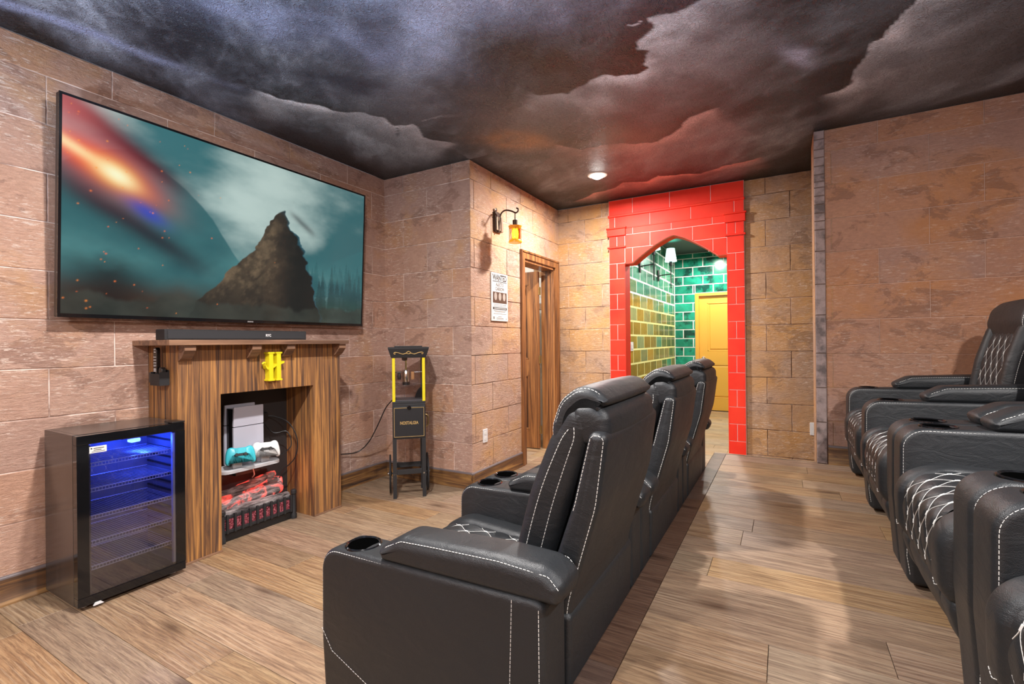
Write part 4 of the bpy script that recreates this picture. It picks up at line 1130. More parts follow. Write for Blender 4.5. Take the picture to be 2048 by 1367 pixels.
for z0, z1, y in ((0.052, 0.072, -0.014), (0.138, 0.155, -0.010)):
    MB().box(-0.255, 0.225, y, y + 0.014, z0, z1, 0.003).build('grate_rail', M['blk_matte'], ls, False)
for i in range(10):
    x_ = -0.232 + i * 0.049
    m = MB(); m.box(x_ - 0.0075, x_ + 0.0075, -0.020, -0.004, 0.050, 0.168, 0.003); m.build('grate_bar', M['blk_matte'], ls, False)
for x_ in (-0.262, 0.232):
    MB().lathe([(0.020, 0), (0.020, 0.03), (0.015, 0.04), (0.015, 0.17), (0.020, 0.175), (0.020, 0.195), (0.012, 0.203), (0.0, 0.205)], (x_, -0.008, 0), 12).build('grate_post', M['blk_matte'], ls)
def log(pts, rr, mat, nm='log', seed=0):
    rnd = random.Random(seed)
    P = spline(pts, 6); n = len(P)
    rs = [rr * (0.80 + 0.25 * math.sin(3.14 * i / (n - 1)) + rnd.uniform(-0.08, 0.08)) for i in range(n)]
    MB().tube(P, rs, 12).build(nm, M[mat], ls, True, 70)
log([(-0.25, 0.03, 0.155), (-0.1, 0.035, 0.165), (0.08, 0.03, 0.165), (0.215, 0.035, 0.16)], 0.030, 'ashlog', seed=1)
log([(-0.255, 0.075, 0.185), (-0.08, 0.08, 0.21), (0.10, 0.075, 0.225), (0.19, 0.08, 0.215)], 0.042, 'hotlog', seed=2)
log([(-0.25, 0.115, 0.225), (-0.10, 0.11, 0.262), (0.06, 0.115, 0.28), (0.20, 0.11, 0.255)], 0.036, 'hotlog', seed=3)
log([(-0.25, 0.12, 0.265), (-0.12, 0.09, 0.278), (0.02, 0.085, 0.295), (0.12, 0.12, 0.30)], 0.023, 'ashlog', seed=4)
log([(0.02, 0.13, 0.29), (0.10, 0.12, 0.305), (0.17, 0.11, 0.318)], 0.022, 'hotlog', seed=5)
log([(0.10, 0.05, 0.20), (0.17, 0.075, 0.235), (0.21, 0.12, 0.27)], 0.024, 'hotlog', seed=6)
rl = MB()
rl.tube([(0.03, 0.045, 0.235), (0.03, 0.038, 0.235)], [0.030, 0.034], 14)
rl.build('log_end', M['hotlog'], ls)
ld = bpy.data.lights.new('ember_light', 'POINT'); ld.energy = 0.6; ld.color = (1, 0.12, 0.06); ld.shadow_soft_size = 0.08
lo = bpy.data.objects.new('ember_light', ld); COL.objects.link(lo); lo.parent = ls; lo.location = (0.0, 0.02, 0.34)

# ------------------------------------------------------------------ console, controllers, tray
ty_ = thing('console_shelf', 'white charging shelf fixed to the back of the fireplace opening', 'shelf', (1.86, 3.08, 0.425))
MB().prism(rpoly([(-0.20, -0.11), (0.19, -0.11), (0.19, 0.05), (-0.20, 0.05)], [0.05, 0.05, 0.01, 0.01], 6), lambda u, v, d: (u, v, d), 0.0, 0.022, 0.005).build('tray', M['dock_white'], ty_, True)
MB().box(-0.05, 0.12, 0.03, 0.125, -0.06, 0.018, 0.004).build('bracket', M['blk_matte'], ty_, False)
for cx in (-0.10, 0.085):
    MB().prism(rpoly([(-0.030, 0), (0.030, 0), (0.022, 0.075), (-0.022, 0.075)], 0.006, 3), lambda u, v, d: (cx + u, -0.085 - d, 0.022 + v), -0.018, 0.0, 0.003).build('charging_cradle', M['dock_white'], ty_, False)
cs = thing('game_console', 'tall white game console standing on the shelf in the fireplace opening', 'game console', (1.862, 3.10, 0.447))
def cpanel(y0, y1, x0, x1, nm, zt):
    m = MB(); ncol = 7
    for zb, zc in ((0.0, zt * 0.655), (zt * 0.668, zt)):
        m.prism(rpoly([(x0, zb), (x1, zb), (x1, zc), (x0 + (0.006 if zc == zt else 0), zc)], [0.004] * 4, 3), lambda u, v, d: (u, d, v), y0, y1, 0.0)
    m.build(nm, M['console_white'], cs, False)
cpanel(-0.052, -0.040, -0.098, 0.104, 'front_panel', 0.375)
cpanel(0.028, 0.040, -0.110, 0.095, 'rear_panel', 0.385)
MB().box(-0.096, 0.090, -0.040, 0.028, 0.0, 0.365, 0.003).build('core', M['blk_gloss'], cs, False)
def controller(name, loc, mat, label, rz):
    t = thing(name, label, 'game controller', loc, rz, 'game controllers on the charging shelf')
    half = [(0.0, 0.040), (0.030, 0.040), (0.046, 0.046), (0.062, 0.044), (0.074, 0.028), (0.081, -0.005), (0.083, -0.045), (0.074, -0.060), (0.062, -0.054), (0.050, -0.022), (0.036, -0.008), (0.0, -0.008)]
    poly = half + [(-x, z) for x, z in reversed(half[1:-1])]
    poly = spline(poly, 3, True)
    th = math.radians(14)
    fn = lambda u, v, d: (u, -d * math.cos(th) - v * math.sin(th) * -1 * -1 * 0 + v * math.sin(th), v * math.cos(th) + d * math.sin(th))
    m = MB(); m.prism(poly, fn, -0.018, 0.018, 0.008); m.build('shell', M[mat], t, True, 60)
    MB().prism(rpoly([(-0.028, 0.004), (0.028, 0.004), (0.034, 0.036), (-0.034, 0.036)], 0.006, 4), fn, 0.016, 0.0205, 0.002).build('touch_pad', M[mat], t, True)
    low = MB().prism(rpoly([(-0.040, -0.012), (0.040, -0.012), (0.034, 0.004), (-0.034, 0.004)], 0.005, 4), fn, 0.012, 0.0195, 0.002)
    low.build('lower_trim', M['blk_plastic'], t, True)
    for s in (-1, 1):
        a = Vector(fn(s * 0.024, -0.002, 0.018)); b = Vector(fn(s * 0.024, -0.002, 0.032))
        MB().tube([a, a.lerp(b, 0.6), a.lerp(b, 0.65), b], [0.006, 0.006, 0.010, 0.009], 12).build('thumb_stick', M['blk_plastic'], t)
    return t
controller('game_controller', (1.765, 2.975, 0.535), 'teal_plastic', 'sky blue game controller on the left cradle of the shelf', math.radians(-22))
controller('game_controller', (1.940, 2.985, 0.535), 'white_plastic', 'white game controller on the right cradle of the shelf', math.radians(-22))
cb = thing('cable', 'thin black cable looping from the wall plug down behind the glowing logs', 'cable', (0, 0, 0))
MB().tube(spline([(2.06, 3.18, 0.72), (2.12, 3.15, 0.71), (2.19, 3.10, 0.66), (2.22, 3.05, 0.55), (2.20, 3.04, 0.42), (2.14, 3.09, 0.33), (2.10, 3.13, 0.22)], 8), 0.004, 8).build('lead', M['blk_plastic'], cb)
MB().box(2.03, 2.08, 3.165, 3.20, 0.69, 0.745, 0.006).build('plug', M['blk_plastic'], cb, False)
cb2 = thing('cable', 'second black cable curling from behind the console to the shelf edge', 'cable', (0, 0, 0))
MB().tube(spline([(2.04, 3.175, 0.69), (2.10, 3.14, 0.60), (2.17, 3.09, 0.60), (2.18, 3.06, 0.50), (2.08, 3.07, 0.44), (2.03, 3.10, 0.44)], 8), 0.0035, 8).build('lead', M['blk_plastic'], cb2)
cb3 = thing('cable', 'short pale cable hanging from the charging shelf to the logs', 'cable', (0, 0, 0))
MB().tube(spline([(1.90, 3.06, 0.43), (1.905, 3.07, 0.40), (1.925, 3.09, 0.355), (1.93, 3.12, 0.33)], 6), 0.004, 8).build('lead', plain('grey cable', (0.35, 0.34, 0.33), 0.5), cb3)

# ------------------------------------------------------------------ wine fridge
FRX0, FRX1, FRY0, FRY1, FRZ = 0.912, 1.366, 2.812, 3.19, 0.810
fg = thing('beverage_fridge', 'black glass door drinks fridge glowing blue inside, left of the fireplace', 'fridge', ((FRX0 + FRX1) / 2, (FRY0 + FRY1) / 2, 0))
hw, hd_ = (FRX1 - FRX0) / 2, (FRY1 - FRY0) / 2
yd = -hd_ + 0.045
c = MB()
c.box(-hw, -hw + 0.022, yd, hd_, 0.02, FRZ, 0.002); c.box(hw - 0.022, hw, yd, hd_, 0.02, FRZ, 0.002)
c.box(-hw + 0.022, hw - 0.022, yd, hd_, FRZ - 0.022, FRZ, 0.0); c.box(-hw + 0.022, hw - 0.022, yd, hd_, 0.02, 0.05, 0.0); c.box(-hw + 0.022, hw - 0.022, hd_ - 0.02, hd_, 0.05, FRZ - 0.022)
c.build('cabinet', M['cabinet'], fg, False)
li = MB()
li.box(-hw + 0.022, -hw + 0.026, yd, hd_ - 0.02, 0.05, FRZ - 0.022); li.box(hw - 0.026, hw - 0.022, yd, hd_ - 0.02, 0.05, FRZ - 0.022); li.box(-hw + 0.022, hw - 0.022, hd_ - 0.024, hd_ - 0.02, 0.05, FRZ - 0.022)
li.build('liner', plain('grey liner', (0.22, 0.22, 0.24), 0.45), fg, False)
for z in np.arange(0.12, 0.74, 0.045):
    for s in (-1, 1):
        xx = s * (hw - 0.026)
        MB().box(min(xx, xx - s * 0.008), max(xx, xx - s * 0.008), yd + 0.02, hd_ - 0.04, z, z + 0.008).build('shelf_rail', M['blk_plastic'], fg, False)
# door frame with bevelled glass
df = MB()
zl, zh = 0.022, FRZ - 0.002
fw = 0.044
df.box(-hw, hw, -hd_, yd - 0.004, zh - 0.042, zh, 0.003); df.box(-hw, hw, -hd_, yd - 0.004, zl, zl + 0.042, 0.003)
df.box(-hw, -hw + fw, -hd_, yd - 0.004, zl + 0.042, zh - 0.042, 0.0); df.box(hw - fw, hw, -hd_, yd - 0.004, zl + 0.042, zh - 0.042, 0.0)
df.build('door', M['blk_gloss'], fg, False)
# children of the door are sub-parts
dr = fg.children[-1] if fg.children else None
pane = MB().box(-hw + fw, hw - fw, -hd_ + 0.002, -hd_ + 0.006, zl + 0.042, zh - 0.042).build('glass_pane', M['glass_dark'], fg, False)
MB().box(-hw + fw, -hw + fw + 0.010, -hd_ + 0.012, -hd_ + 0.03, zl + 0.05, zh - 0.05).build('gasket', plain('grey gasket', (0.09, 0.09, 0.10), 0.4), fg, False)
MB().box(hw - fw - 0.010, hw - fw, -hd_ + 0.012, -hd_ + 0.03, zl + 0.05, zh - 0.05).build('gasket', M['wire'], fg, False)
MB().box(hw - 0.06, hw + 0.001, -hd_ - 0.001, yd + 0.04, FRZ - 0.001, FRZ + 0.007, 0.002).build('hinge', M['blk_plastic'], fg, False)
for z in (0.175, 0.295, 0.415, 0.545, 0.665):
    s = MB()
    y0, y1 = yd + 0.012, hd_ - 0.03
    s.tube([(-hw + 0.03, y0, z), (hw - 0.03, y0, z)], 0.0028, 6); s.tube([(-hw + 0.03, y0, z - 0.016), (hw - 0.03, y0, z - 0.016)], 0.002, 6)
    s.tube([(-hw + 0.03, y1, z), (hw - 0.03, y1, z)], 0.0028, 6)
    nW = 30
    for i in range(nW):
        xx = -hw + 0.034 + (2 * hw - 0.068) * i / (nW - 1)
        s.tube([(xx, y0, z - 0.016), (xx, y0, z), (xx, y1, z)], 0.0013, 4)
    s.build('wire_shelf', M['wire'], fg)
MB().box(-hw + 0.047, -hw + 0.112, -hd_ - 0.0008, -hd_ + 0.002, 0.722, 0.752).build('energy_sticker', M['paper'], fg, False)
stk = MB()
stk.box(-hw + 0.051, -hw + 0.057, -hd_ - 0.0014, -hd_ - 0.0006, 0.741, 0.747)
for i, l in enumerate((0.04, 0.03)): stk.box(-hw + 0.062, -hw + 0.062 + l, -hd_ - 0.0014, -hd_ - 0.0006, 0.742 - 0.008 * i, 0.745 - 0.008 * i)
stk.box(-hw + 0.055, -hw + 0.105, -hd_ - 0.0014, -hd_ - 0.0006, 0.727, 0.729)
stk.build('sticker_print', M['ink'], fg, False)
MB().box(0.01, 0.12, -0.03, 0.03, 0.735, FRZ - 0.022, 0.004).build('lamp_housing', plain('housing grey', (0.2, 0.2, 0.22), 0.5), fg, False)
MB().box(0.04, 0.09, -0.034, 0.0, 0.716, 0.736, 0.006).build('blue_lamp', emis('blue led', (0.08, 0.16, 1.0), 12.0), fg, False)
ld = bpy.data.lights.new('led', 'POINT'); ld.energy = 5.0; ld.color = (0.02, 0.07, 1.0); ld.shadow_soft_size = 0.015
lo = bpy.data.objects.new('led', ld); COL.objects.link(lo); lo.parent = fg; lo.location = (0.065, -0.02, 0.70)
for sx_ in (-1, 1):
    for yy in (-hd_ + 0.06, hd_ - 0.04):
        MB().lathe([(0.016, 0), (0.016, 0.012), (0.008, 0.014), (0.008, 0.022)], (sx_ * (hw - 0.04), yy, 0), 12).build('foot', M['white_plastic'], fg)
MB().prism([(-0.02, 0), (0.02, 0), (0.008, 0.012), (-0.012, 0.012)], lambda u, v, d: (-hw + 0.075 + u, -hd_ - d, 0.012 + v), -0.002, 0.006).build('levelling_clip', M['white_plastic'], fg, False)

# ------------------------------------------------------------------ popcorn cart
pc = thing('popcorn_cart', 'tall black popcorn cart with yellow posts and spoked wheels in the corner', 'popcorn machine', (2.973, 2.668, 0), math.radians(-46.5))
W_, D_ = 0.128, 0.115     # half sizes
for sx_ in (-1, 1):
    for yy in (-D_, D_):
        MB().prism([(-0.016, 0), (0.012, 0), (0.015, 0.47), (-0.016, 0.47)] if sx_ < 0 else [(-0.012, 0), (0.016, 0), (0.016, 0.47), (-0.015, 0.47)], lambda u, v, d: (sx_ * (W_ - 0.016) + u, yy + d, v), -0.012, 0.012).build('leg', M['blk_matte'], pc, False)
for yy in (-D_, D_): MB().box(-W_ + 0.03, W_ - 0.03, yy - 0.006, yy + 0.006, 0.185, 0.225, 0.002).build('crossbar', M['blk_matte'], pc, False)
for sx_ in (-1, 1): MB().box(sx_ * (W_ - 0.012) - 0.006, sx_ * (W_ - 0.012) + 0.006, -D_ + 0.012, D_ - 0.012, 0.195, 0.22, 0.002).build('side_bar', M['blk_matte'], pc, False)
for sx_ in (-1, 1):
    for zz in (0.185, 0.19): pass
    MB().lathe([(0.008, 0), (0.008, 0.004), (0.0, 0.007)], (sx_ * (W_ - 0.016), -D_ - 0.012, 0.19), 10, 'y').build('bolt', M['steel'], pc)
MB().box(-W_, W_, -D_ - 0.012, D_ + 0.012, 0.465, 0.742, 0.004).build('cabinet', M['blk_matte'], pc, False)
yf = -D_ - 0.0125
MB().box(-W_ + 0.006, W_ - 0.006, yf - 0.006, yf, 0.475, 0.722, 0.003).build('cabinet_door', plain('satin black', (0.016, 0.017, 0.02), 0.45), pc, False)
e = MB()
for a in ((-W_ + 0.012, W_ - 0.012, 0.484, 0.487), (-W_ + 0.012, W_ - 0.012, 0.710, 0.713), (-W_ + 0.012, -W_ + 0.015, 0.484, 0.713), (W_ - 0.015, W_ - 0.012, 0.484, 0.713)):
    e.box(a[0], a[1], yf - 0.0075, yf - 0.005, a[2], a[3])
e.build('gold_border', M['gold'], pc, False)
MB().lathe([(0.016, 0.0), (0.016, -0.010), (0.006, -0.012), (0.0, -0.010)], (0.0, yf - 0.005, 0.713), 16, 'y').build('latch_knob', M['blk_gloss'], pc)
text_mesh('NOSTALGIA', 0.034, M['gold'], 'lettering', pc, Matrix.Translation((0, yf - 0.0068, 0.592)) @ Matrix.Rotation(math.pi / 2, 4, 'X'), 0.0006, 0.76, 0.0008)
MB().tube(spline([(W_ + 0.004, -0.02, 0.64), (W_ + 0.024, -0.02, 0.625), (W_ + 0.028, -0.02, 0.59), (W_ + 0.024, -0.02, 0.555), (W_ + 0.004, -0.02, 0.54)], 6), 0.006, 8).build('side_handle', M['brass'], pc)
# glass box
MB().box(-W_, W_, -D_ - 0.012, D_ + 0.012, 0.742, 0.762, 0.003).build('tray_frame', M['blk_matte'], pc, False)
for sx_ in (-1, 1):
    for yy in (-D_, D_):
        MB().box(sx_ * (W_ - 0.012) - 0.011, sx_ * (W_ - 0.012) + 0.011, yy - 0.011, yy + 0.011, 0.760, 1.108, 0.002).build('corner_post', M['yellow'] if yy < 0 else M['blk_matte'], pc, False)
for sx_ in (-1, 1): MB().box(sx_ * (W_ - 0.010) - 0.0015, sx_ * (W_ - 0.010) + 0.0015, -D_ + 0.011, D_ - 0.011, 0.762, 1.108).build('glass_pane', M['glass'], pc, False)
for yy in (-D_ - 0.004, D_): MB().box(-W_ + 0.023, W_ - 0.023, yy - 0.0015, yy + 0.0015, 0.762, 1.108).build('glass_pane', M['glass'], pc, False)
MB().lathe([(0.024, 0.905), (0.027, 0.91), (0.027, 0.995), (0.022, 1.003), (0.008, 1.006), (0.0, 1.006)], (-0.018, 0.0, 0), 20).build('kettle', M['steel'], pc)
MB().lathe([(0.030, 0.882), (0.030, 0.908), (0.022, 0.908)], (-0.018, 0.0, 0), 20).build('kettle_heater', M['blk_plastic'], pc)
MB().tube([(-0.018, 0, 1.006), (-0.018, 0, 1.09)], 0.006, 8).build('kettle_rod', M['steel'], pc)
MB().lathe([(0.024, 1.106), (0.022, 1.085), (0.01, 1.078), (0.0, 1.077)], (-0.028, 0.0, 0), 16).build('motor_cap', M['blk_plastic'], pc)
MB().tube([(-W_ + 0.012, 0.0, 0.985), (-0.05, 0.0, 0.985)], 0.004, 8).build('tilt_bar', M['blk_plastic'], pc)
MB().lathe([(0.014, 0.925), (0.018, 0.95), (0.010, 0.98), (0.016, 0.99)], (-0.072, 0.02, 0), 12).build('stirrer_grip', M['blk_plastic'], pc)
MB().tube([(0.02, 0.0, 0.985), (W_ - 0.012, 0.0, 0.985)], 0.004, 8).build('tilt_bar', M['steel'], pc)
MB().box(0.022, 0.048, -0.012, 0.012, 0.925, 0.99, 0.004).build('wooden_grip', plain('wooden grip', (0.42, 0.20, 0.07), 0.5), pc, False)
MB().prism([(0.05, 0.764), (0.11, 0.764), (0.105, 0.86), (0.085, 0.845), (0.06, 0.80)], lambda u, v, d: (u, d, v), 0.03, 0.07).build('scoop', M['blk_plastic'], pc, False)
MB().box(-W_ + 0.014, W_ - 0.014, -D_ + 0.014, D_ - 0.014, 0.7625, 0.770).build('popcorn_tray', plain('dull tray', (0.25, 0.25, 0.27), 0.4, 0.5), pc, False)
# roof: flared box
def ring(hwx, hdy, z): return [(-hwx, -hdy, z), (hwx, -hdy, z), (hwx, hdy, z), (-hwx, hdy, z)]
r_ = MB(); R4 = ring(W_ + 0.004, D_ + 0.014, 1.106) + ring(W_ + 0.008, D_ + 0.018, 1.112) + ring(W_ + 0.030, D_ + 0.036, 1.178) + ring(W_ + 0.030, D_ + 0.036, 1.190)
r_.add(R4, [(3, 2, 1, 0), (12, 13, 14, 15)] + [(l * 4 + i, l * 4 + (i + 1) % 4, l * 4 + 4 + (i + 1) % 4, l * 4 + 4 + i) for l in range(3) for i in range(4)])
r_.build('roof', M['blk_matte'], pc, False)
MB().box(-W_ + 0.02, W_ - 0.02, -D_, D_, 1.189, 1.200, 0.003).build('roof_lid', M['blk_plastic'], pc, False)
sw = MB()
def yroof(z): return -(D_ + 0.018 + (z - 1.112) / 0.066 * 0.018) - 0.002
for s in (-1, 1):
    pts = spline([(0.0, 1.137), (s * 0.02, 1.142), (s * 0.045, 1.136), (s * 0.075, 1.146), (s * 0.102, 1.150), (s * 0.113, 1.144), (s * 0.107, 1.136), (s * 0.100, 1.141)], 5)
    sw.tube([(x_, yroof(z_), z_) for x_, z_ in pts], 0.0028, 6)
    pts = spline([(0.0, 1.158), (s * 0.010, 1.152), (s * 0.018, 1.146), (s * 0.010, 1.140)], 4)
    sw.tube([(x_, yroof(z_), z_) for x_, z_ in pts], 0.0028, 6)
sw.build('gold_scroll', M['gold'], pc)
# wheels
for sx_ in (-1, 1):
    wx_ = sx_ * (W_ + 0.022); cy_, cz_ = 0.055, 0.155
    cw_ = MB()
    cw_.tube([(wx_, cy_ + 0.148 * math.cos(a), cz_ + 0.148 * math.sin(a)) for a in np.linspace(0, 2 * math.pi, 36, endpoint=False)], 0.0065, 8, closed=True)
    wl = cw_.build('wheel', M['blk_matte'], pc)
    hbm = MB().lathe([(0.016, -0.012), (0.020, 0.0), (0.016, 0.012)], (wx_, cy_, cz_), 14, 'x'); hbm.build('hub', M['blk_matte'], wl)
    MB().tube([(wx_, cy_, cz_), (wx_ + sx_ * 0.02, cy_, cz_)], [0.008, 0.005], 10).build('axle_nut', M['steel'], wl)
    for i in range(8):
        a = i * math.pi / 4
        MB().tube([(wx_, cy_ + 0.015 * math.cos(a), cz_ + 0.015 * math.sin(a)), (wx_, cy_ + 0.145 * math.cos(a), cz_ + 0.145 * math.sin(a))], 0.0035, 6).build('spoke', M['blk_matte'], wl)
MB().tube([(-W_ - 0.02, 0.055, 0.155), (W_ + 0.02, 0.055, 0.155)], 0.006, 8).build('axle', M['blk_matte'], pc)
pcm = Matrix.Translation(pc.location) @ Matrix.Rotation(pc.rotation_euler.z, 4, 'Z')
inv = pcm.inverted()
wp = [(2.925, 2.80, 0.755), (2.950, 2.90, 0.68), (2.975, 3.02, 0.52), (2.965, 3.12, 0.37), (2.90, 3.185, 0.295), (2.74, 3.20, 0.306), (2.60, 3.20, 0.32), (2.49, 3.20, 0.33)]
MB().tube(spline([tuple(inv @ Vector(p)) for p in wp], 8), 0.0045, 8).build('power_cord', M['blk_plastic'], pc)

# ------------------------------------------------------------------ lantern sconce on the side wall
ln = thing('lantern_sconce', 'amber glass lantern hanging from a bronze hook beside the side door', 'wall lamp', (3.70, YD, 2.30))
MB().prism(rpoly([(-0.045, -0.085), (0.045, -0.085), (0.045, 0.10), (-0.045, 0.10)], 0.012, 4), lambda u, v, d: (u, -d, v), 0.0, 0.022, 0.004).build('back_board', M['bronze'], ln, False)
MB().box(-0.032, 0.032, -0.032, -0.022, -0.07, 0.05, 0.002).build('face_plate', plain('aged plate', (0.30, 0.20, 0.13), 0.45, 0.4), ln, False)
MB().box(0.05, 0.08, -0.03, 0.0, -0.075, 0.06, 0.002).build('side_plate', plain('aged side plate', (0.26, 0.17, 0.11), 0.45, 0.4), ln, False)
for zz in (-0.045, 0.02): MB().lathe([(0.006, 0), (0.006, -0.004), (0, -0.006)], (0.012, -0.032, zz), 10, 'y').build('screw', M['blk_matte'], ln)
MB().lathe([(0.014, 0.0), (0.017, -0.006), (0.010, -0.008)], (-0.02, -0.012, 0.115), 12, 'y').build('eyelet', M['bronze'], ln)
MB().tube(spline([(0.0, -0.03, -0.085), (0.0, -0.040, 0.0), (0.0, -0.055, 0.075), (0.0, -0.10, 0.102), (0.0, -0.16, 0.088), (0.0, -0.205, 0.066), (0.0, -0.228, 0.074), (0.0, -0.232, 0.095), (0.0, -0.215, 0.106)], 7), 0.007, 8).build('hook_arm', M['bronze'], ln)
MB().tube([(0, -0.20, 0.068), (0, -0.20, 0.0)], 0.005, 8).build('hanger', M['bronze'], ln)
MB().lathe([(0.012, 0.005), (0.022, 0.0), (0.022, -0.045), (0.030, -0.05)], (0, -0.20, 0), 16).build('socket', M['bronze'], ln)
MB().lathe([(0.020, -0.045), (0.060, -0.052), (0.058, -0.060), (0.050, -0.078), (0.048, -0.080)], (0, -0.20, 0), 24).build('cap', plain('glowing amber enamel', (0.55, 0.19, 0.01), 0.3, 0, (1.0, 0.28, 0.02), 0.35), ln)  # weak emission stands in for bulb light on the cap
MB().lathe([(0.048, -0.078), (0.048, -0.172)], (0, -0.20, 0), 24).build('glass', M['glass_amber'], ln, True, 38, False)
MB().lathe([(0.040, -0.168), (0.054, -0.176), (0.060, -0.192), (0.058, -0.200), (0.0, -0.200)], (0, -0.20, 0), 24).build('base_ring', plain('glowing amber ring', (0.55, 0.22, 0.01), 0.3, 0, (1.0, 0.42, 0.02), 0.5), ln)  # ring given slight emission in place of light from the bulb
MB().lathe([(0.0, -0.078), (0.024, -0.085), (0.030, -0.12), (0.026, -0.155), (0.0, -0.165)], (0, -0.20, 0), 18).build('bulb', emis('warm bulb', (1.0, 0.80, 0.28), 7.0), ln)
for a in (0.6, 2.2, 3.7, 5.3):
    MB().tube([(0.052 * math.cos(a), -0.20 + 0.052 * math.sin(a), -0.072), (0.052 * math.cos(a), -0.20 + 0.052 * math.sin(a), -0.185)], 0.003, 6).build('cage_bar', M['brass'], ln)
ld = bpy.data.lights.new('lamp', 'POINT'); ld.energy = 5; ld.color = (1, 0.50, 0.10); ld.shadow_soft_size = 0.03; ld.energy = 2.2
lo = bpy.data.objects.new('lamp', ld); COL.objects.link(lo); lo.parent = ln; lo.location = (0, -0.20, -0.12)

# ------------------------------------------------------------------ poster
po = thing('wanted_poster', 'tall pale wanted poster on the stone wall below the lantern', 'poster', (3.742, YD, 1.631))
pw, ph = 0.142, 0.217
MB().box(-pw, pw, -0.010, -0.001, -ph, ph, 0.001).build('board', M['paper'], po, False)
yp = -0.0105
RX = Matrix.Rotation(math.pi / 2, 4, 'X')
def ptxt(s_, z, size, sx_, mat='ink', bold=0.0): text_mesh(s_, size, M[mat], 'lettering', po, Matrix.Translation((0, yp, z)) @ RX, 0.0003, sx_, bold)
ptxt('WANTED', 0.173, 0.076, 0.74, 'ink', 0.0018)
ptxt('ALECTO', 0.112, 0.044, 0.80, 'ink_grey', 0.0010)
ptxt('CARROW', 0.072, 0.044, 0.80, 'ink_grey', 0.0010)
pr = MB(); pr.box(-0.122, 0.122, yp - 0.0003, yp + 0.0004, 0.137, 0.143); pr.build('rule', M['ink'], po, False)
MB().box(-0.122, 0.122, yp - 0.0003, yp + 0.0004, -0.055, 0.045).build('picture', M['sepia'], po, False)
for i, cx in enumerate((-0.075, 0.0, 0.075)):   # plain pale ovals instead of portraits
    MB().prism([(cx + 0.024 * math.cos(a), 0.005 + 0.036 * math.sin(a)) for a in np.linspace(0, 2 * math.pi, 18, endpoint=False)], lambda u, v, d: (u, yp - d, v), 0.0002, 0.0007).build('picture_oval', plain('faded oval', (0.42, 0.36, 0.31), 0.6), po, False)
MB().box(-0.122, 0.122, yp - 0.0003, yp + 0.0004, -0.113, -0.093).build('banner', M['ink'], po, False)
ln_ = MB()
for z, l in ((-0.068, 0.11), (-0.082, 0.11), (-0.124, 0.11), (-0.133, 0.09), (-0.152, 0.11), (-0.176, 0.03), (-0.190, 0.06), (-0.199, 0.06)):
    x = -l
    rr = random.Random(int(-z * 1000))
    while x < l:
        q = rr.uniform(0.008, 0.022); ln_.box(x, min(l, x + q), yp - 0.0003, yp + 0.0004, z - 0.0018, z + 0.0018); x += q + 0.004
ln_.box(-0.115, -0.098, yp - 0.0003, yp + 0.0004, -0.20, -0.178); ln_.box(0.105, 0.114, yp - 0.0003, yp + 0.0004, -0.20, -0.19)
ln_.build('small_print', M['ink_grey'], po, False)
bw = MB(); x = -0.10
while x < 0.10:
    bw.box(x, x + 0.010, yp - 0.0008, yp - 0.0002, -0.107, -0.099); x += 0.014
bw.build('banner_print', M['paper'], po, False)

# ------------------------------------------------------------------ recliners
def dashes(mb, pts, r=0.0010, dash=0.0075, gap=0.0032):
    P = [Vector(p) for p in pts]
    acc = 0.0; cur = [P[0]]; on = True; target = dash
    for a, b in zip(P[:-1], P[1:]):
        seg = (b - a).length; pos = 0.0
        if seg < 1e-9: continue
        while acc + seg - pos >= target:
            pos += target - acc; q = a.lerp(b, pos / seg); acc = 0.0
            if on:
                cur.append(q)
                if (cur[-1] - cur[0]).length > 1e-4: mb.tube([cur[0], cur[-1]], r, 4)
            cur = [q]; on = not on; target = dash if on else gap
        acc += seg - pos
    return mb

def resample(path, step):
    P = [Vector(p) for p in path]; out = [P[0]]; acc = 0.0
    for a, b in zip(P[:-1], P[1:]):
        L = (b - a).length; t = step - acc
        while t <= L:
            out.append(a.lerp(b, t / L)); t += step
        acc = L - (t - step)
    if (out[-1] - P[-1]).length > step * 0.3: out.append(P[-1])
    return out

